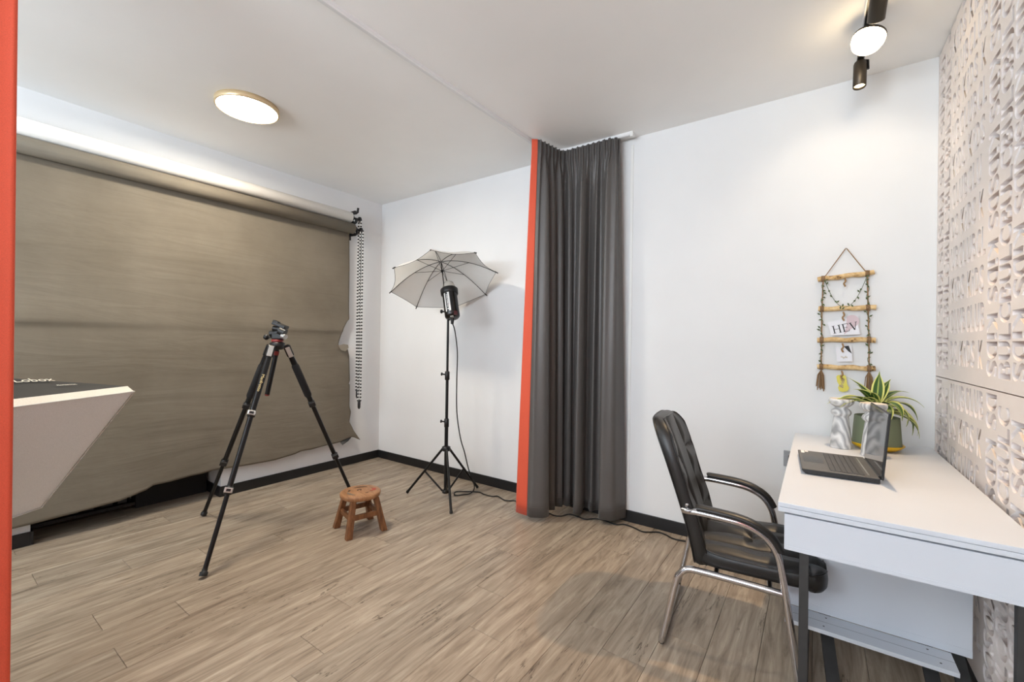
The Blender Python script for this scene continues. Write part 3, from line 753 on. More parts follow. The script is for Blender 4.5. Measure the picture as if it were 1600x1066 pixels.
MB().lathe([(.001, SZ-.032), (.115, SZ-.032), (.124, SZ-.026), (.126, SZ-.006), (.120, SZ), (.001, SZ)], 40).build('seat', M['stool_top'], st)
lt_ = [(.072, .072), (-.072, .072), (-.072, -.072), (.072, -.072)]; fo_ = [(.113, .113), (-.113, .113), (-.113, -.113), (.113, -.113)]
for (a, b), (c, d) in zip(lt_, fo_):
    hw = .0215
    mb = MB(); q = PI/4
    def ring(x, y, z, s): return [(x+s*math.cos(q+k*PI/2+PI/8*0)*1.3, y+s*math.sin(q+k*PI/2)*1.3, z) for k in range(4)]
    R1, R0 = ring(a, b, SZ-.03, .018), ring(c, d, 0, .021)
    mb.add(R0+R1, [(3, 2, 1, 0), (4, 5, 6, 7)]+[(k, (k+1) % 4, 4+(k+1) % 4, 4+k) for k in range(4)])
    mb.build('leg', M['stool_leg'], st, bevel=.004)
for i in range(4):
    a = Vector((*[lt_[i][k]*.5+fo_[i][k]*.5 for k in (0, 1)], .115)); b = Vector((*[lt_[(i+1) % 4][k]*.5+fo_[(i+1) % 4][k]*.5 for k in (0, 1)], .115))
    MB().box((-.016, -.009, .012), (.016, .009, (b-a).length-.012), M=frame((b-a), (0, 0, 1), a)).build('stretcher', M['stool_leg'], st, bevel=.003)
def arc_mark(cx, cy, r, a0, a1, w0, material, h=.0015):
    mb = MB(); P_ = [(cx+r*math.cos(a0+(a1-a0)*i/10), cy+r*math.sin(a0+(a1-a0)*i/10)) for i in range(11)]
    out = []; inn = []
    for i, (x, y) in enumerate(P_):
        a = a0+(a1-a0)*i/10; wv = w0*math.sin(PI*(i+.3)/10.6)
        out.append((x+wv*math.cos(a), y+wv*math.sin(a))); inn.append((x-wv*math.cos(a), y-wv*math.sin(a)))
    mb.prism(out+inn[::-1], SZ-.001, SZ+h)
    mb.build('carved_mark', material, st)
arc_mark(.0, .0, .078, -1.9, -.75, .009, M['stool_grey']); arc_mark(0, 0, .078, 2.2, 3.3, .007, M['stool_dark']); arc_mark(-.055, -.075, .022, .2, 1.6, .007, M['stool_dark'])
arc_mark(.01, .065, .022, -.6, 2.6, .012, M['stool_red']); arc_mark(-.02, .0, .012, 0, 5.5, .004, M['stool_dark']); arc_mark(.035, .02, .020, -.5, .9, .003, M['stool_dark'])

# ------------------------------------------------------------------ light stand with flash and umbrella
px, py = 1.388, -.438
base = (px, py, 0)
ls = thing('light_stand', 'slim black light stand with tripod legs standing by the back wall', 'light stand', base)
MB().tube([(px, py, .035), (px, py, .60)], .0145, 12).build('lower_tube', M['black_metal'], ls, base)
MB().tube([(px, py, .58), (px, py, .97)], .0118, 12).build('middle_tube', M['black_metal'], ls, base)
MB().tube([(px, py, .95), (px, py, 1.46)], .0095, 12).build('upper_tube', M['black_metal'], ls, base)
for z in (.585, .955):
    c = MB().lathe([(.014, -.035), (.019, -.03), (.019, .03), (.014, .035)], 12, Matrix.Translation((px, py, z))).build('clamp_collar', M['black_plastic'], ls, base)
    MB().tube([(px, py, z+.008), (px-.03, py-.022, z+.012)], .006, 8).build('clamp_screw', M['black_plastic'], c, base)
    MB().lathe([(.011, 0), (.013, .004), (.011, .012)], 10, frame((-.8, -.58, .1), None, (px-.03, py-.022, z+.012)), capb=True, capt=True).build('clamp_knob', M['black_plastic'], c, base)
MB().lathe([(.02, -.02), (.033, -.016), (.034, .014), (.02, .02)], 12, Matrix.Translation((px, py, .385)), capb=True, capt=True).build('leg_hub', M['black_plastic'], ls, base)
MB().lathe([(.02, -.014), (.027, -.01), (.027, .010), (.018, .014)], 12, Matrix.Translation((px, py, .050)), capb=True, capt=True).build('brace_hub', M['black_plastic'], ls, base)
for fx, fy in ((1.086, -.562), (1.656, -.659), (1.452, -.125)):
    t = Vector((px, py, .38)); f_ = Vector((fx, fy, .012)); d_ = (f_-t); d_.z = 0; d_.normalize()
    a = t + d_*.03
    lg = MB().tube([a, f_], .0095, 10).build('leg', M['black_metal'], ls, base)
    mid = a.lerp(f_, .50)
    MB().tube([mid, Vector((px, py, .05))+d_*.025], .0075, 8).build('brace', M['black_metal'], ls, base)
    MB().sphere(mid, .009, 8, 6).build('brace_rivet', M['silver'], lg, base)
    MB().tube([a.lerp(f_, .965), f_], .012, 10).build('rubber_foot', M['black_plastic'], lg, base)

ax = Vector((-.385, .230, .893)).normalized()      # optical axis: up into the umbrella
fb = Vector((1.452, -.455, 1.408)); base = (px, py, 1.40)
fs_ = thing('studio_flash', 'black cylindrical studio flash head on top of the slim light stand', 'flash head', base)
Ff = frame(ax, (.576, -.818, 0), fb)
M['flash_body'] = mat('gloss_black_body', (16, 16, 17), .25)
bd_ = MB().lathe([(.030, -.006), (.050, 0), (.058, .012), (.058, .215), (.061, .22)], 28, Ff, capb=True).build('body', M['flash_body'], fs_, base)
MB().lathe([(.061, .205), (.068, .212), (.070, .250), (.064, .254), (.058, .240)], 28, Ff).build('reflector_ring', M['black_plastic'], fs_, base)
MB().lathe([(.05, .235), (.05, .285), (.042, .312), (.02, .328), (.001, .330)], 20, Ff).build('glass_dome', mat('frosted_dome', (225, 222, 214), .2, Transmission_Weight=.5, Alpha=1.0), fs_, base)
for ang, wd in ((.95, .0055), (.40, .0075)):
    MB().box((.0575, -wd, .035), (.0592, wd, .200), M=Ff @ Matrix.Rotation(-ang+.35, 4, 'Z')).build('side_stripe', M['white_plastic'], bd_, base)
for i, zz in enumerate((.055, .075, .088, .105, .118, .132, .150, .163, .178)):
    MB().box((.0575, -.004, zz-.0045), (.0590, .004, zz+.004), M=Ff @ Matrix.Rotation(-.30, 4, 'Z')).build('label_mark', M['white_plastic'], bd_, base)
MB().box((.050, -.014, -.004), (.0595, .014, .030), M=Ff @ Matrix.Rotation(.65, 4, 'Z')).build('control_panel', mat('dark_red_panel', (70, 28, 30), .4), bd_, base)
MB().box((.018, -.012, -.010), (.040, .012, -.003), M=Ff).build('power_inlet', M['silver'], bd_, base)
MB().lathe([(.011, -.05), (.013, -.03), (.012, 0)], 10, frame((.1, 0, 1), None, fb + Vector((0, 0, .0))), capb=True).build('power_plug', M['black_plastic'], fs_, base)
yk = Ff @ Vector((-.035, .045, .05))
MB().tube([(px, py, 1.40), (px, py, 1.47)], .017, 12).build('mount_socket', M['black_plastic'], fs_, base)
MB().tube([(px, py, 1.455), tuple(fb + ax*.07)], .015, 10).build('mount_arm', M['black_plastic'], fs_, base)
MB().tube([(px-.012, py, 1.455), (px-.045, py-.018, 1.458)], .006, 8).build('mount_screw', M['black_plastic'], fs_, base)
MB().lathe([(.012, 0), (.016, .004), (.013, .014)], 12, frame((-.9, -.4, .05), None, (px-.045, py-.018, 1.458)), capb=True, capt=True).build('mount_knob', M['black_plastic'], fs_, base)

# umbrella
uc = Vector((1.325, -.430, 1.695)); un = ax; UR, UH = .425, .20
base = tuple(uc + un*UH)
ub = thing('photo_umbrella', 'open white photo umbrella with black ribs above the flash head', 'umbrella', base)
nq = -un
ua = nq.cross(Vector((0, 0, 1))).normalized(); ubv = ua.cross(nq)
PH = 1.115
def up_(th, r): return uc + (ua*math.cos(th)+ubv*math.sin(th))*(r*UR) + un*UH*(1-r**1.9)
def canopy(i):
    def fn(u, v):
        r = .02+.98*v; a0, a1 = PH+i*PI/4, PH+(i+1)*PI/4
        p = up_(a0, r).lerp(up_(a1, r), u)
        bulge = math.sin(PI*u)
        p = p - un*.012*bulge*r + (uc-p)*.045*bulge*r*v
        return p
    return fn
M['umbrella_cloth'] = mat('translucent_white_nylon', (226, 226, 224), .7, var=.015, scale=12)
nt_ = M['umbrella_cloth'].node_tree; b_ = nt_.nodes['Principled BSDF']
trn = nt_.nodes.new('ShaderNodeBsdfTranslucent'); trn.inputs[0].default_value = (.8, .8, .79, 1)
mixs = nt_.nodes.new('ShaderNodeMixShader'); mixs.inputs[0].default_value = .35
outn = nt_.nodes['Material Output']; nt_.links.new(b_.outputs[0], mixs.inputs[1]); nt_.links.new(trn.outputs[0], mixs.inputs[2]); nt_.links.new(mixs.outputs[0], outn.inputs[0])
for i in range(8):
    MB().grid(canopy(i), 10, 14).build('canopy_panel', M['umbrella_cloth'], ub, base)
    th = PH+i*PI/4
    rib = MB().tube([up_(th, .02+.98*k/10) - un*.004 for k in range(11)], .0024, 6).build('rib', M['black_metal'], ub, base)
    MB().tube([up_(th, .98), up_(th, 1.03)], .0045, 6).build('rib_tip', M['black_plastic'], rib, base)
    MB().tube([up_(th, .52) - un*.005, uc + un*(UH-.095)], .0018, 6).build('strut', M['black_metal'], ub, base)
    ed = [canopy(i)(k/8, 1.0) for k in range(9)]
    MB().tube(ed, .0016, 5).build('edge_binding', M['black_plastic'], ub, base)
MB().tube([uc + un*(UH+.015), uc - un*.26], .0042, 8).build('shaft', M['black_metal'], ub, base)
MB().lathe([(.006, -.012), (.011, -.008), (.011, .008), (.006, .012)], 10, frame(un, None, uc + un*(UH-.095))).build('runner', M['black_plastic'], ub, base)

# flash power cable: down the stand, over the floor and along the back wall
M['cable'] = mat('black_rubber_cable', (14, 14, 15), .5)
cp = [(1.453, -.455, 1.36), (1.465, -.44, 1.30), (1.488, -.435, 1.14), (1.482, -.43, .94), (1.478, -.42, .68), (1.50, -.40, .48), (1.52, -.37, .36), (1.53, -.33, .22), (1.54, -.27, .08), (1.50, -.265, .012),
      (1.455, -.33, .0055), (1.43, -.36, .0055), (1.40, -.352, .0055), (1.372, -.303, .0055), (1.42, -.256, .0055), (1.519, -.195, .0055), (1.593, -.207, .0055), (1.664, -.206, .0055), (1.704, -.176, .0055), (1.793, -.212, .0055), (1.836, -.196, .0055), (1.875, -.174, .0055),
      (2.02, -.20, .0055), (2.196, -.225, .0055), (2.248, -.237, .0055), (2.293, -.217, .0055), (2.324, -.151, .0055), (2.392, -.156, .0055), (2.455, -.163, .0055), (2.504, -.113, .0055), (2.57, -.103, .0055), (2.655, -.117, .0055), (2.70, -.083, .0055), (2.77, -.093, .0055), (2.834, -.118, .0055), (2.877, -.097, .0055), (2.921, -.064, .0055), (2.972, -.072, .0055), (3.043, -.103, .0055), (3.2, -.07, .0055), (3.45, -.06, .0055), (3.6, -.05, .0055), (3.65, -.03, .06), (3.65, -.025, .35), (3.648, -.03, .56)]
cbl = MB().tube(smooth_path(cp, 5), .0046, 7).build('power_cable', M['cable'], None, (1.4, -.35, 0), loc=(1.4, -.35, 0))
tag(cbl, 'black power cable running from the flash head across the floor along the back wall', 'cable')
so = thing('wall_socket', 'grey wall socket low on the back wall beside the white desk', 'socket', (3.648, -.008, .588))
MB().box((-.045, -.004, -.045), (.045, .008, .045)).build('face_plate', mat('grey_socket_plastic', (150, 152, 155), .4), so, bevel=.003)
MB().box((-.022, -.018, -.022), (.022, -.004, .022)).build('plug', M['black_plastic'], so, bevel=.004)

# ------------------------------------------------------------------ white desk
M['desk_white'] = mat('white_laminate', (206, 211, 219), .45, var=.012, scale=6)
M['desk_leg'] = mat('dark_grey_steel', (58, 58, 58), .55, .2, var=.12, scale=30)
base = (3.93, -.70, 0)
dk = thing('desk', 'white foldable desk on dark steel legs against the letter-cut wall', 'desk', base)
DX0, DX1, DY0, DY1, DZ = 3.657, 4.208, -1.352, -.045, .746
MB().box((DX0, DY0, DZ-.0135), (DX1, DY1, DZ)).build('top_leaf', M['desk_white'], dk, base, bevel=.0012)
MB().box((DX0, DY0+.0005, DZ-.0285), (DX1, DY1, DZ-.0145)).build('lower_leaf', M['desk_white'], dk, base, bevel=.0012)
AX0, AX1, AY = 3.674, 4.200, -1.345
def apron(lo, hi): return MB().box(lo, hi).build('apron', M['desk_white'], dk, base, bevel=.0012)
apron((AX0, AY, .603), (AX1, AY+.016, .711)); apron((AX0, -.075, .603), (AX1, -.060, .711)); apron((AX1-.016, AY+.016, .603), (AX1, -.075, .711))
MB().box((AX0+.002, AY-.0012, .603), (AX1, AY+.001, .6145)).build('edge_strip', M['desk_white'], dk, base)
MB().box((AX0+.01, AY+.02, .711), (AX1-.02, -.08, .7172)).build('inner_board', M['desk_white'], dk, base)
for (x0, y0) in ((3.713, -1.338), (4.157, -1.338), (3.713, -.098), (4.157, -.098)):
    MB().box((x0, y0, .003), (x0+.024, y0+.024, .61)).build('leg', M['desk_leg'], dk, base, bevel=.0015)
    MB().lathe([(.012, 0), (.013, .006)], 10, Matrix.Translation((x0+.012, y0+.012, 0)), capb=True, capt=True).build('foot_glide', M['black_plastic'], dk, base)
MB().box((3.66, -.822, .180), (4.190, -.806, .700)).build('modesty_panel', M['desk_white'], dk, base, bevel=.001)
MB().box((3.66, -.8232, .180), (4.190, -.8215, .2055)).build('edge_strip', M['desk_white'], dk, base)
sh = MB().box((3.66, -.940, .1635), (4.138, -.8235, .1785)).build('shelf', M['desk_white'], dk, base, bevel=.001)
MB().box((3.66, -.882, .1784), (4.138, -.8808, .1789)).build('joint_line', mat('joint_grey', (120, 124, 130), .8), sh, base)  # thin grey line along the joint of the shelf boards
for hx, hy in ((3.790, -.848), (4.075, -.848), (3.782, -.912), (4.098, -.912)):
    MB().lathe([(.001, 0), (.0035, .0003)], 8, Matrix.Translation((hx, hy, .1787)), capt=True).build('screw_hole', M['black_plastic'], sh, base)
# slanted steel struts and floor rails under the shelf
for (a, b) in (((3.785, -.80, .168), (3.815, -1.05, .012)), ((4.075, -.80, .168), (4.09, -1.05, .012)), ((4.155, -.80, .168), (4.165, -1.05, .012))):
    a, b = Vector(a), Vector(b)
    MB().box((-.006, -.020, 0), (.006, .020, (b-a).length), M=frame(b-a, (0, .5, 1), a)).build('strut', M['desk_leg'], dk, base, bevel=.001)
MB().box((3.713, -1.32, .02), (3.737, -.09, .044)).build('floor_rail', M['desk_leg'], dk, base, bevel=.001)

# ------------------------------------------------------------------ office chair
def leather():
    nt = NT('black_leather'); tc = nt.n('ShaderNodeTexCoord')
    nt.set(Base_Color=srgb(30, 29, 28), Roughness=.40); nt.b.inputs['Specular IOR Level'].default_value = .55
    v = nt.n('ShaderNodeTexVoronoi', Scale=420.0); nt.l(tc, 'Object', v, 'Vector')
    n2 = nt.n('ShaderNodeTexNoise', Scale=22.0, Detail=4.0); nt.l(tc, 'Object', n2, 'Vector')
    ad = nt.n('ShaderNodeMath', operation='MULTIPLY_ADD'); ad.inputs[1].default_value = .12; nt.l(v, 'Distance', ad, 0); nt.l(n2, 'Fac', ad, 2)
    bp = nt.n('ShaderNodeBump', Strength=.22, Distance=.004); nt.l(ad, 'Value', bp, 'Height'); nt.l(bp, 'Normal', nt.b, 'Normal')
    return nt.m
M['leather'] = leather(); M['piping'] = mat('leather_piping', (24, 23, 22), .35)
CR = math.atan2(.111, .994)
cF, cS = Vector((.994, .111, 0)), Vector((-.111, .994, 0))
base = Vector((3.242, -1.116, 0)) + cF*.25 + cS*.245
ch = thing('office_chair', 'black padded leather chair with chrome frame and armrests pulled up to the desk', 'chair', tuple(base), CR)
X = lambda f: f-.25
TR = .0130
for sgn in (-1, 1):
    y = sgn*.245
    arm = [(X(.078), y*.93, .560), (X(.105), y*.985, .563), (X(.14), y, .566), (X(.26), y, .558), (X(.32), y, .545), (X(.368), y, .517), (X(.400), y, .470), (X(.415), y, .41), (X(.428), y, .33), (X(.455), y, .14), (X(.473), y, .013)]
    MB().tube(smooth_path(arm, 5), TR, 12).build('arm_tube', M['chrome'], ch)
    pad = [(X(.132), y, .583), (X(.15), y, .585), (X(.26), y, .578), (X(.33), y, .561), (X(.385), y, .526), (X(.412), y, .482)]
    pp = smooth_path(pad, 5); n_ = len(pp)
    MB().tube(pp, .0125, 12, up=(0, 1, 0), ry=.023).build('armrest_pad', M['leather'], ch)
    MB().lathe([(.013, 0), (.015, .004), (.015, .010)], 10, Matrix.Translation((X(.473), y, 0)), capb=True, capt=True).build('foot_cap', M['black_plastic'], ch)
    MB().lathe([(.008, 0), (.0085, .010), (.004, .012)], 10, frame((0, sgn, 0), None, (X(.092), y*.905, .582)), capb=True, capt=True).build('arm_bolt', M['chrome'], ch)
    MB().tube(smooth_path([(X(.425), y*.985, .327), (X(.30), y*.97, .331), (X(.14), y*.965, .334), (X(.095), y*.965, .329), (X(.070), y*.97, .305), (X(.055), y*.975, .27), (X(.022), y*.99, .11), (X(.004), y*.985, .030), (X(.002), y*.955, .015), (X(.002), y*.90, .0125), (X(.002), 0, .0125)], 4), TR, 12).build('base_tube', M['chrome'], ch)
MB().tube([(X(.20), -.235, .332), (X(.20), .235, .332)], .009, 8).build('seat_crossbar', M['chrome'], ch)
MB().tube([(X(.38), -.235, .330), (X(.38), .235, .330)], .009, 8).build('seat_crossbar', M['chrome'], ch)
SX0, SX1, SY, SZT, SZB = X(.115), X(.562), .222, .425, .345
def rr_(t, n=4.5):  # superellipse outline
    c, s = math.cos(t), math.sin(t)
    return (abs(c)**(2/n)*(1 if c >= 0 else -1), abs(s)**(2/n)*(1 if s >= 0 else -1))
def groove(t, lines, wd): return min(1.0, min(abs(t-l) for l in lines)/wd)
def seat_top(x, y):
    u = (x-SX0)/(SX1-SX0)
    g1 = groove(y, (-.222, -.111, 0, .111, .222), .040); g2 = groove(u, (0, .47, .88), .075)
    pf = math.sqrt(max(0, g1))*.6*math.sqrt(max(0, g2)) + .4*min(g1, g2)**.5
    drop = .022*max(0, (u-.82)/.18)**2
    return SZT - .020 + .025*pf - drop
mb = MB(); NR, NS = 56, 144; cxm, hx = (SX0+SX1)/2, (SX1-SX0)/2
rows = []
vs = []
for j in range(NR+1):
    k = j/NR
    for i in range(NS):
        a, b = rr_(2*PI*i/NS, 6)
        x, y = cxm+hx*a*k, SY*b*k
        vs.append((x, y, seat_top(x, y)))
fs = [(j*NS+i, j*NS+(i+1) % NS, (j+1)*NS+(i+1) % NS, (j+1)*NS+i) for j in range(NR) for i in range(NS)]
mb.add(vs, fs, True)
seat = mb.build('seat_cushion', M['leather'], ch)
M['seam'] = mat('dark_seam_thread', (12, 11, 10), .6)
for yy in (-.111, 0, .111):
    MB().tube([(SX0+(SX1-SX0)*(.02+.95*k/30), yy, seat_top(SX0+(SX1-SX0)*(.02+.95*k/30), yy)+.0008) for k in range(31)], .0013, 5).build('seat_seam', M['seam'], seat)
for uu in (.47, .88):
    xx_ = SX0+(SX1-SX0)*uu; MB().tube([(xx_, -.212+.424*k/30, seat_top(xx_, -.212+.424*k/30)+.0008) for k in range(31)], .0013, 5).build('seat_seam', M['seam'], seat)
sd = MB(); vs = []
prof = [(1.0, None), (1.022, .018), (1.028, .034), (1.022, .052), (.99, .066), (.93, .072), (.4, .072)]
for (k, d) in prof:
    for i in range(NS):
        a, b = rr_(2*PI*i/NS, 6); x, y = cxm+hx*a*min(k, 1), SY*b*min(k, 1)
        z = seat_top(x, y) if d is None else SZT-.006-d-(.010 if a > .8 else 0)
        vs.append((cxm+hx*a*k, SY*b*k, z))
fs = [(j*NS+i, j*NS+(i+1) % NS, (j+1)*NS+(i+1) % NS, (j+1)*NS+i) for j in range(len(prof)-1) for i in range(NS)]
sd.add(vs, fs, True); sd.build('seat_side', M['leather'], ch)
ring = []
for i in range(NS):
    a, b = rr_(2*PI*i/NS, 6); x, y = cxm+hx*a, SY*b; ring.append((cxm+hx*a*1.008, SY*b*1.008, seat_top(x, y)-.003))
MB().tube(ring, .0036, 6, closed=True).build('seat_piping', M['piping'], ch)
# backrest
bz0, bz1, BW = .322, .905, .222
btab = [(.32, .128), (.40, .114), (.50, .090), (.565, .070), (.65, .042), (.75, .008), (.83, -.022), (.90, -.048)]
def bx_(z): return X(interp(btab, z))
def back_pt(a, b, front):
    # a,b in the unit square of the superellipse outline
    z = (bz0+bz1)/2 + b*(bz1-bz0)/2; top = max(0, (z-.70)/.20)
    y = a*BW*(1-.12*top**2)
    cx = bx_(z) + .020*(y/BW)**2          # wraps forward a little at the sides
    if front:
        lines_z = (.335, .485, .612, .745, .90); side_y = .078+.02*math.sin((z-.35)*5)
        g1 = groove(abs(y), (side_y, BW*1.02), .03)
        g2 = groove(z, lines_z, .05) if abs(y) > side_y else 1
        pf = min(g1, g2)**.5
        return (cx + .022 + .016*pf, y, z)
    return (cx - .020, y, z)
for front, nm in ((True, 'backrest_cushion'), (False, 'backrest_shell')):
    mb = MB(); vs = []
    for j in range(29):
        k = j/28
        for i in range(NS):
            a, b = rr_(2*PI*i/NS, 5.5); vs.append(back_pt(a*k, b*k, front))
    fs = [(j*NS+i, j*NS+(i+1) % NS, (j+1)*NS+(i+1) % NS, (j+1)*NS+i) for j in range(28) for i in range(NS)]
    mb.add(vs, fs, True); mb.build(nm, M['leather'], ch)
mb = MB(); vs = []
for q in range(6):
    k = q/5
    for i in range(NS):
        a, b = rr_(2*PI*i/NS, 5.5); f_, r_ = Vector(back_pt(a, b, True)), Vector(back_pt(a, b, False))
        p = f_.lerp(r_, k); s_ = 1+.03*math.sin(PI*k); p.y *= s_; p.z = (bz0+bz1)/2+(p.z-(bz0+bz1)/2)*(1+.016*math.sin(PI*k)); vs.append(p)
fs = [(j*NS+i, j*NS+(i+1) % NS, (j+1)*NS+(i+1) % NS, (j+1)*NS+i) for j in range(5) for i in range(NS)]
mb.add(vs, fs, True); mb.build('backrest_side', M['leather'], ch)
bz_m, bz_h = (bz0+bz1)/2, (bz1-bz0)/2
def back_xyz(y, z):
    top = max(0, (z-.70)/.20); p = Vector(back_pt(y/(BW*(1-.12*top**2)), (z-bz_m)/bz_h, True)); p.x += .0010; return p
for sg in (-1, 1):
    sy = lambda z: sg*(.078+.02*math.sin((z-.35)*5))
    MB().tube([back_xyz(sy(z_), z_) for z_ in [.345+.535*k/40 for k in range(41)]], .0013, 5).build('backrest_seam', M['seam'], ch)
    for z_ in (.485, .612, .745):
        MB().tube([back_xyz(sy(z_)+sg*(.205-abs(sy(z_)))*k/12, z_) for k in range(13)], .0013, 5).build('backrest_seam', M['seam'], ch)
for front in (True, False):
    ring = []
    for i in range(NS):
        a, b = rr_(2*PI*i/NS, 5.5); p = Vector(back_pt(a, b, front)); p.y *= 1.006; ring.append(p)
    MB().tube(ring, .0036, 6, closed=True).build('backrest_piping', M['piping'], ch)

# ------------------------------------------------------------------ laptop
M['lap_body'] = mat('dark_grey_aluminium', (104, 103, 101), .45, .5, var=.04, scale=40)
M['lap_key'] = mat('dark_key_plastic', (74, 74, 75), .5)
M['lap_black'] = mat('laptop_black_plastic', (22, 23, 26), .4)
M['screen'] = mat('dark_glossy_screen', (20, 21, 24), .06, spec=.8)
LAPR = math.radians(3.7)
base = (3.709, -.957, DZ)
lp = thing('laptop', 'open dark grey laptop with a black glossy screen on the white desk', 'laptop', base, LAPR)
LD, LW, LT = .228, .345, .020
MB().prism([(0.012, .003), (LD, .003), (LD, LT), (0, LT), (0, LT-.005)], 0, LW, 1).build('base_shell', M['lap_black'], lp, bevel=.0015)
dk_ = MB().box((.002, .002, LT-.001), (LD-.002, LW-.002, LT+.0012)).build('deck', M['lap_body'], lp, bevel=.0008)
MB().box((.012, .125, LT+.0011), (.078, .235, LT+.0016)).build('touchpad', mat('touchpad_grey', (70, 70, 70), .35, .4), dk_)
MB().box((.088, .018, LT+.0002), (.190, LW-.018, LT+.0013)).build('keyboard_well', M['lap_black'], dk_)
for r in range(6):
    x0 = .0895+r*.0168; wds = [1.0]*14
    if r == 0: wds = [1.1, 1.1, 1.1, 1.1, 5.0, 1.1, 1.1, 1.1, 1.0, 1.0]
    tot = sum(wds); y = LW-.020; unit = (LW-.040)/tot
    for wv in wds:
        MB().box((x0, y-unit*wv+.0008, LT+.0012), (x0+.0148, y-.0008, LT+.0026)).build('key', M['lap_key'], dk_)
        y -= unit*wv
for s_ in range(9): MB().box((.150+s_*.0075, -.0006, .008), (.1545+s_*.0075, .001, .015)).build('vent_slot', M['black_plastic'], lp)
MB().box((.010, LW-.055, LT+.0011), (.022, LW-.006, LT+.0017)).build('sticker', M['white_plastic'], dk_)
MB().box((.024, LW-.030, LT+.0011), (.036, LW-.008, LT+.0017)).build('sticker', M['white_plastic'], dk_)
MB().box((.198, .03, LT+.001), (.203, LW-.03, LT+.0018)).build('speaker_strip', M['silver'], dk_)
MB().tube([(LD+.002, .03, LT-.004), (LD+.002, LW-.03, LT-.004)], .007, 10).build('hinge', M['lap_black'], lp)
tl = math.radians(4.5); Ms = Matrix.Translation((LD+.006, 0, LT-.004)) @ Matrix.Rotation(tl, 4, 'Y')
scr = MB().box((-.0035, 0, 0), (.0035, LW, .236), M=Ms).build('lid', M['lap_black'], lp, bevel=.0025)
MB().box((-.0042, .004, .004), (-.0034, LW-.004, .232), M=Ms).build('screen_bezel', M['screen'], scr)
MB().box((-.0046, .010, .022), (-.0041, LW-.010, .222), M=Ms).build('display', M['screen'], scr)

# ------------------------------------------------------------------ marble vases
def marble():
    nt = NT('grey_marbled_ceramic'); tc = nt.n('ShaderNodeTexCoord'); mp = nt.n('ShaderNodeMapping'); mp.inputs['Scale'].default_value = (13, 13, 9); mp.inputs['Rotation'].default_value = (.6, .3, 0)
    oi = nt.n('ShaderNodeObjectInfo'); ad = nt.n('ShaderNodeVectorMath', operation='ADD'); nt.l(tc, 'Object', ad, 0); nt.l(oi, 'Location', ad, 1)
    nt.l(ad, 'Vector', mp, 'Vector')
    wv = nt.n('ShaderNodeTexWave', Scale=1.1, Distortion=9.0, Detail=2.0); wv.inputs['Detail Scale'].default_value = .9; nt.l(mp, 'Vector', wv, 'Vector')
    r = ramp(nt, [(.0, srgb(158, 159, 161)), (.25, srgb(186, 186, 187)), (.6, srgb(198, 198, 198)), (1, srgb(222, 222, 222))]); nt.l(wv, 'Fac', r, 'Fac'); nt.l(r, 'Color', nt.b, 'Base Color'); nt.set(Roughness=.55)
    return nt.m
M['marble'] = marble(); M['vase_in'] = mat('vase_inner_cream', (214, 202, 186), .6)
def vase(loc, label):
    t = thing('marbled_vase', label, 'vase', loc, random.random()*3, 'grey marbled vases')
    pr = [(.001, .0), (.050, .0), (.0525, .004), (.050, .03), (.044, .09), (.037, .14), (.034, .150), (.043, .157), (.050, .167), (.046, .178), (.034, .186), (.031, .192), (.040, .199), (.055, .208), (.060, .218), (.060, .228), (.057, .233)]
    pr = [(r*.815, z) for r, z in pr]
    MB().lathe(pr, 36).build('body', M['marble'], t); MB().lathe([(.0465, .233), (.039, .230), (.036, .20), (.001, .196)], 36).build('cup', M['vase_in'], t)
    return t
vase((3.849, -.330, DZ), 'grey marbled vase standing clear of the laptop screen')
vase((3.957, -.445, DZ), 'grey marbled vase partly hidden behind the laptop screen')

# ------------------------------------------------------------------ potted plant
base = (3.985, -.255, DZ); pc = Vector(base)
sa = MB().lathe([(.001, 0), (.066, 0), (.088, .012), (.103, .027), (.100, .030), (.086, .018), (.064, .008), (.001, .007)], 36).build('saucer', mat('yellow_ceramic', (226, 178, 22), .35), None, loc=base)
tag(sa, 'yellow saucer under the green flower pot', 'saucer')
base = (3.985, -.255, DZ+.008)
pp_ = thing('potted_plant', 'striped green leafy plant in a ribbed sage green pot on the desk', 'plant', base)
pr = [(.001, 0), (.060, 0), (.090, .014)]
for i in range(22):
    z = .015+i*.0059; r = .0925-.0095*(z/.145); pr += [(r, z), (r+.0012, z+.0031)]
pr += [(.083, .147), (.078, .147), (.076, .12), (.001, .12)]
MB().lathe(pr, 40).build('pot', mat('sage_green_ceramic', (124, 132, 104), .6), pp_)
MB().lathe([(.001, .128), (.077, .124)], 24).build('soil', mat('potting_soil', (50, 38, 30), .95, bump=.6), pp_)
MB().tube([(0, 0, .12), (.004, -.003, .17), (0, 0, .21)], .011, 8).build('stem', mat('plant_stem', (118, 120, 62), .6), pp_)
def leaf_mat():
    nt = NT('striped_leaf'); uv = nt.n('ShaderNodeAttribute'); uv.attribute_name = 'leaf_across'
    sx = nt.n('ShaderNodeSeparateXYZ'); nt.l(uv, 'Vector', sx, 'Vector')
    r = ramp(nt, [(0, srgb(214, 214, 130)), (.12, srgb(204, 208, 118)), (.16, srgb(58, 92, 40)), (.42, srgb(44, 78, 34)), (.47, srgb(150, 170, 80)), (.53, srgb(150, 170, 80)), (.58, srgb(44, 78, 34)), (.84, srgb(58, 92, 40)), (.88, srgb(204, 208, 118)), (1, srgb(214, 214, 130))])
    nt.l(sx, 'X', r, 'Fac'); nt.l(r, 'Color', nt.b, 'Base Color'); nt.set(Roughness=.4)
    return nt.m
M['leaf'] = leaf_mat()
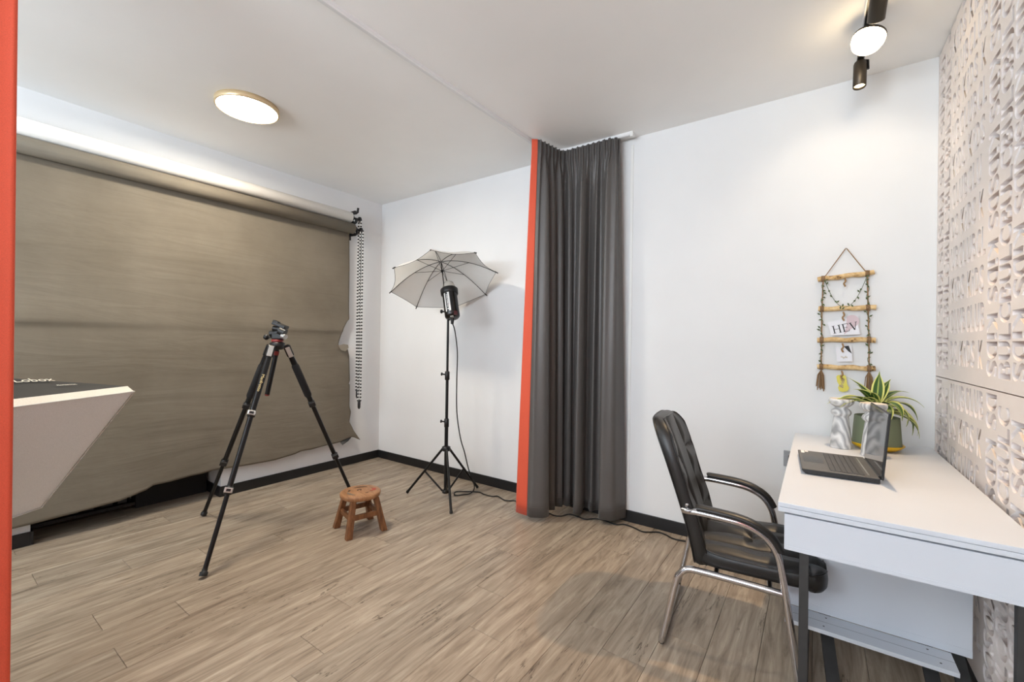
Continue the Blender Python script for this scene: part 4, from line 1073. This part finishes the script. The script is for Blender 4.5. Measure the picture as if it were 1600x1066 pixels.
def leaf(az, elev, L, droop, wd, z0, tw=0):
    d = Vector((math.cos(az), math.sin(az), 0)); s = Vector((-d.y, d.x, 0)); n1, n2 = 14, 6
    p = Vector((0, 0, z0)) + d*.008; e = elev; pts = [p.copy()]; tg = []
    for i in range(n1):
        tg.append(d*math.cos(e)+Vector((0, 0, math.sin(e)))); p = p + tg[-1]*(L/n1); pts.append(p.copy()); e -= droop/n1*(1+.6*i/n1)
    tg.append(tg[-1]); mb = MB(); vs = []; acr = []
    for i, (q, t) in enumerate(zip(pts, tg)):
        k = i/n1; hw = wd*(.30+.70*math.sin(PI*min(1, k*1.15+.05))**.8)*(1-k**5) if k < .999 else .0005
        nrm = s.cross(t)
        if nrm.z < 0: nrm = -nrm
        a_ = tw*k; s2 = s*math.cos(a_)+nrm*math.sin(a_); n2v = nrm*math.cos(a_)-s*math.sin(a_)
        for j in range(n2+1):
            c = j/n2*2-1; vs.append(q + s2*(c*hw) + n2v*(hw*.35*c*c)); acr.append(j/n2)
    fs = [(i*(n2+1)+j, i*(n2+1)+j+1, (i+1)*(n2+1)+j+1, (i+1)*(n2+1)+j) for i in range(n1) for j in range(n2)]
    me = bpy.data.meshes.new('leaf'); me.from_pydata(vs, [], fs); me.materials.append(M['leaf'])
    for q in me.polygons: q.use_smooth = True
    at = me.attributes.new('leaf_across', 'FLOAT_VECTOR', 'POINT')
    for i, a in enumerate(acr): at.data[i].vector = (a, 0, 0)
    o = bpy.data.objects.new('leaf', me); COL.objects.link(o); o.parent = pp_; o.modifiers.new('thickness', 'SOLIDIFY').thickness = .0008
R_ = lambda d: math.radians(d)
# angles in the ground plane: 35 deg = straight right in the photo, 215 = left, -55 = towards the viewer, 125 = to the wall
for (az, el, L, dr, wd, z, tw) in [
    (35, 45, .235, 1.7, .020, .19, .1), (28, 30, .230, 1.9, .019, .18, 0), (15, 20, .215, 1.5, .017, .17, .2), (45, 60, .200, 1.0, .020, .20, 0), (60, 70, .170, .5, .022, .21, .2),
    (215, 50, .215, 1.2, .020, .20, 0), (208, 46, .225, 1.05, .018, .19, 0), (226, 44, .215, 1.05, .017, .19, .1), (235, 62, .190, .8, .021, .20, .2), (200, 72, .175, .5, .021, .21, 0),
    (-50, 55, .170, 2.2, .022, .20, 0), (-70, 50, .160, 2.4, .021, .19, .2), (-30, 48, .175, 2.3, .021, .19, -.2), (-10, 35, .20, 1.9, .019, .17, 0), (-90, 68, .13, 1.5, .019, .19, 0), (-120, 70, .14, 1.2, .018, .19, 0),
    (125, 68, .16, .7, .020, .20, 0), (100, 55, .13, 1.0, .018, .19, .2), (150, 55, .13, 1.0, .018, .19, 0), (80, 78, .19, .4, .021, .21, .3), (5, 62, .19, 1.6, .019, .20, 0), (185, 52, .18, 1.0, .015, .18, 0), (255, 74, .15, .9, .016, .19, .3)]:
    leaf(R_(az), R_(el-8), L*1.0, dr, wd*1.2, z-.012, tw)

# ------------------------------------------------------------------ hanging birch ladder with cards
def birch():
    nt = NT('birch_twig'); tc = nt.n('ShaderNodeTexCoord'); n1 = nt.n('ShaderNodeTexNoise', Scale=45.0, Detail=4.0); nt.l(tc, 'Object', n1, 'Vector')
    r = ramp(nt, [(.30, srgb(96, 66, 34)), (.38, srgb(196, 158, 104)), (.62, srgb(226, 196, 146)), (.8, srgb(236, 214, 172))]); nt.l(n1, 'Fac', r, 'Fac'); nt.l(r, 'Color', nt.b, 'Base Color'); nt.set(Roughness=.7)
    return nt.m
M['birch'] = birch(); M['jute'] = mat('jute_string', (142, 112, 80), .9, var=.2, scale=200); M['vine'] = mat('vine_green', (78, 92, 56), .7, var=.2, scale=60); M['clip'] = mat('wooden_peg', (150, 118, 80), .7)
YR = -.024
base = (3.874, YR, 1.10)
ld = thing('hanging_twig_ladder', 'decorative ladder of birch twigs and jute hanging on the back wall', 'wall hanging', base)
rungs = [((3.751, 1.592), (3.990, 1.612)), ((3.756, 1.430), (3.999, 1.431)), ((3.753, 1.262), (3.998, 1.264)), ((3.754, 1.116), (3.998, 1.116))]
for i, ((xa, za), (xb, zb)) in enumerate(rungs):
    P_ = [Vector((xa+(xb-xa)*k/8, YR+.001*math.sin(k*2+i), za+(zb-za)*k/8+.0025*math.sin(k*1.7+i*2))) for k in range(9)]
    MB().tube(P_, [.0125+.0012*math.sin(k*2.3+i) for k in range(9)], 12).build('rung', M['birch'], ld, base)
lx = [3.776, 3.772, 3.772, 3.772]; rx_ = [3.962, 3.966, 3.971, 3.973]; rz = [1.594, 1.430, 1.262, 1.116]; rzr = [1.609, 1.431, 1.264, 1.116]
for xs, zs in ((lx, rz), (rx_, rzr)):
    MB().tube([(x, YR-.004, z) for x, z in zip(xs, zs)], .0032, 7).build('side_rope', M['jute'], ld, base)
    for x, z in zip(xs, zs):
        kn = MB()
        for q in (-.006, 0, .006): kn.tube([(x+q, YR+.0145*math.cos(a), z+.0145*math.sin(a)) for a in [2*PI*k/12 for k in range(12)]], .003, 5, closed=True)
        kn.build('knot', M['jute'], ld, base)
    vn = MB(); random.seed(int(xs[0]*1000))
    P_ = []
    for k in range(40):
        t = k/39; z = zs[0]+(zs[-1]-zs[0])*t; x = interp(sorted(zip(zs, xs)), z); P_.append((x+.006*math.cos(t*38), YR-.006+.006*math.sin(t*38), z))
    vn.tube(P_, .0013, 5)
    lf = MB()
    for k in range(24):
        q = Vector(P_[int(k*39/23)]); a = random.choice((-1, 1))*random.uniform(.5, 1.1); l_ = random.uniform(.014, .022)
        d_ = Vector((math.sin(a), -.25, random.choice((1, 1, -.6))*math.cos(a))).normalized(); s_ = d_.cross(Vector((0, 1, 0))).normalized()*.0045
        lf.add([q, q+d_*l_*.5+s_, q+d_*l_, q+d_*l_*.5-s_], [(0, 1, 2, 3)])
    vo = vn.build('vine', M['vine'], ld, base); o = lf.build('vine_leaves', M['vine'], vo, base); o['kind'] = 'stuff'; o.modifiers.new('thickness', 'SOLIDIFY').thickness = .0008
# drooping garland between the top rungs
P_ = [(3.782+(3.958-3.782)*k/20, YR-.010, 1.588-.152*(1-((k/20-.5)*2)**2)) for k in range(21)]
gv = MB().tube(P_, .0013, 5).build('garland', M['vine'], ld, base); lf = MB(); random.seed(5)
for k in range(16):
    q = Vector(P_[int(k*20/15)]); sg = 1 if k % 2 else -1; d_ = Vector((random.uniform(-.7, .7), -.2, sg*random.uniform(.5, 1))).normalized(); s_ = d_.cross(Vector((0, 1, 0))).normalized()*.0045; l_ = .018
    lf.add([q, q+d_*l_*.5+s_, q+d_*l_, q+d_*l_*.5-s_], [(0, 1, 2, 3)])
o = lf.build('vine_leaves', M['vine'], gv, base); o['kind'] = 'stuff'; o.modifiers.new('thickness', 'SOLIDIFY').thickness = .0008
MB().tube([(3.783, YR-.004, 1.604), (3.870, -.014, 1.748), (3.8735, -.012, 1.753), (3.877, -.014, 1.748), (3.955, YR-.004, 1.618)], .0024, 6).build('hanging_cord', M['jute'], ld, base)
MB().tube([(3.8735, -.001, 1.751), (3.8735, -.022, 1.7525)], .0022, 6).build('nail', M['silver'], ld, base)
for tx, tz in ((3.772, 1.100), (3.973, 1.100)):
    tz0 = tz; tt = MB(); random.seed(int(tx*1000))
    for k in range(22):
        a = random.uniform(0, 2*PI); r = random.uniform(.004, .020); l_ = random.uniform(.085, .118)
        tt.tube([(tx, YR-.003, tz0), (tx+r*.8*math.cos(a), YR-.003+min(.02, r*.6*math.sin(a)), tz0-.03), (tx+r*math.cos(a)*1.1, YR-.003+min(.02, r*.6*math.sin(a)), tz0-l_)], .0018, 4)
    o = tt.build('tassel', M['jute'], ld, base); o['kind'] = 'stuff'
for cx_, cz_ in ((3.868, 1.590), (3.864, 1.410), (3.862, 1.243), (3.860, 1.098)):
    c = MB(); c.tube(smooth_path([(cx_, YR-.014, cz_), (cx_+.004, YR-.017, cz_-.018), (cx_-.003, YR-.016, cz_-.030), (cx_+.004, YR-.016, cz_-.046)], 4), .0045, 6); c.build('peg', M['clip'], ld, base)
def card(name, label, corners, material, cat='card'):
    c = sum((Vector((x, 0, z)) for x, z in corners), Vector())/len(corners); b = (c.x, -.030, c.z)
    o = MB().prism([(x-c.x, z-c.z) for x, z in corners], -.0006, .0006, 1).build(name, material, None, loc=b); tag(o, label, cat); return o, b
M['card_white'] = mat('white_card', (228, 228, 234), .6); M['card_pink'] = mat('dusty_pink_print', (206, 186, 192), .6); M['ink'] = mat('black_ink', (24, 24, 26), .6); M['yellow_card'] = mat('yellow_card', (222, 210, 92), .6); M['gold_ink'] = mat('beige_ink', (196, 178, 140), .6); M['violet_ink'] = mat('violet_ink', (120, 92, 128), .6)
cd1, b1 = card('postcard', 'white postcard reading HEV over a pink shape, pegged to the twig ladder', [(3.797, 1.356), (3.815, 1.285), (3.936, 1.292), (3.918, 1.388)], M['card_white'], 'postcard')
pk = [(3.905+.030*math.cos(a)-.004, 1.362+.032*math.sin(a)) for a in [2.4-k*3.4/12 for k in range(13)]] + [(3.895, 1.318), (3.868, 1.290), (3.878, 1.335)]
MB().prism(pk, -.0009, -.0006, 1).build('pink_print', M['card_pink'], cd1, (b1[0], 0, b1[2]))
def glyph_strokes(strokes, ox, oz, ang, h, material, parent, b):
    mb = MB()
    for (x0, z0_, x1, z1_, wv) in strokes:
        a, c = Vector((x0*h, 0, z0_*h)), Vector((x1*h, 0, z1_*h)); t = (c-a).normalized(); s_ = Vector((-t.z, 0, t.x))*wv*h/2
        ca, sa_ = math.cos(ang), math.sin(ang)
        q = [(ox+p.x*ca-p.z*sa_, oz+p.x*sa_+p.z*ca) for p in (a-s_, c-s_, c+s_, a+s_)]
        mb.prism(q, -.0013, -.0007, 1)
    return mb.build('lettering', material, parent, (b[0], 0, b[2]))
serifs = lambda x, z, w_=.16: (x-w_, z, x+w_, z, .05)
glyph_strokes([(.1, 0, .1, 1, .13), (.72, 0, .72, 1, .13), (.1, .52, .72, .52, .05), serifs(.1, 0), serifs(.1, 1), serifs(.72, 0), serifs(.72, 1),
               (1.15, 0, 1.15, 1, .13), (1.0, 0, 1.68, 0, .06), (1.0, 1, 1.66, 1, .06), (1.15, .52, 1.5, .52, .05), (1.68, 0, 1.70, .22, .05), (1.66, 1, 1.68, .8, .05), (1.5, .42, 1.5, .62, .04),
               (1.92, 1, 2.25, 0, .14), (2.25, 0, 2.55, 1, .06), serifs(1.92, 1), serifs(2.55, 1, .12)], 3.826, 1.296, .22, .040, M['ink'], cd1, b1)
cd2, b2 = card('white_note_card', 'small white card with a black wedge mark, pegged between the lower twigs', [(3.832, 1.222), (3.842, 1.145), (3.905, 1.150), (3.900, 1.228)], M['card_white'])
MB().prism([(3.868, 1.228), (3.889, 1.232), (3.902, 1.190), (3.886, 1.204)], -.0012, -.0006, 1).build('black_mark', M['ink'], cd2, (b2[0], 0, b2[2]))
sq = [(3.856+.0018*k, b2[1]-.001, 1.170+.006*math.sin(k*1.9)+.003*math.sin(k*.7)) for k in range(16)]
MB().tube(sq, .0009, 4).build('squiggle_print', M['gold_ink'], cd2, b2)
tg = [(3.838, 1.066), (3.844, 1.074), (3.868, 1.078), (3.878, 1.072), (3.882, 1.050), (3.884, 1.030), (3.893, 1.008), (3.886, .992), (3.866, .986), (3.850, .990), (3.846, 1.008), (3.850, 1.022), (3.842, 1.040)]
cd3, b3 = card('yellow_gift_tag', 'yellow tag with violet handwriting hanging from the lowest twig', tg, M['yellow_card'], 'tag')
text('handwriting', 'Bride', .017, M['violet_ink'], cd3, Matrix.Translation((0, -.0012, 0)) @ Matrix.Rotation(R_(-80), 4, 'Y') @ Matrix.Rotation(R_(90), 4, 'X'), ex=.0003, shear=.25)
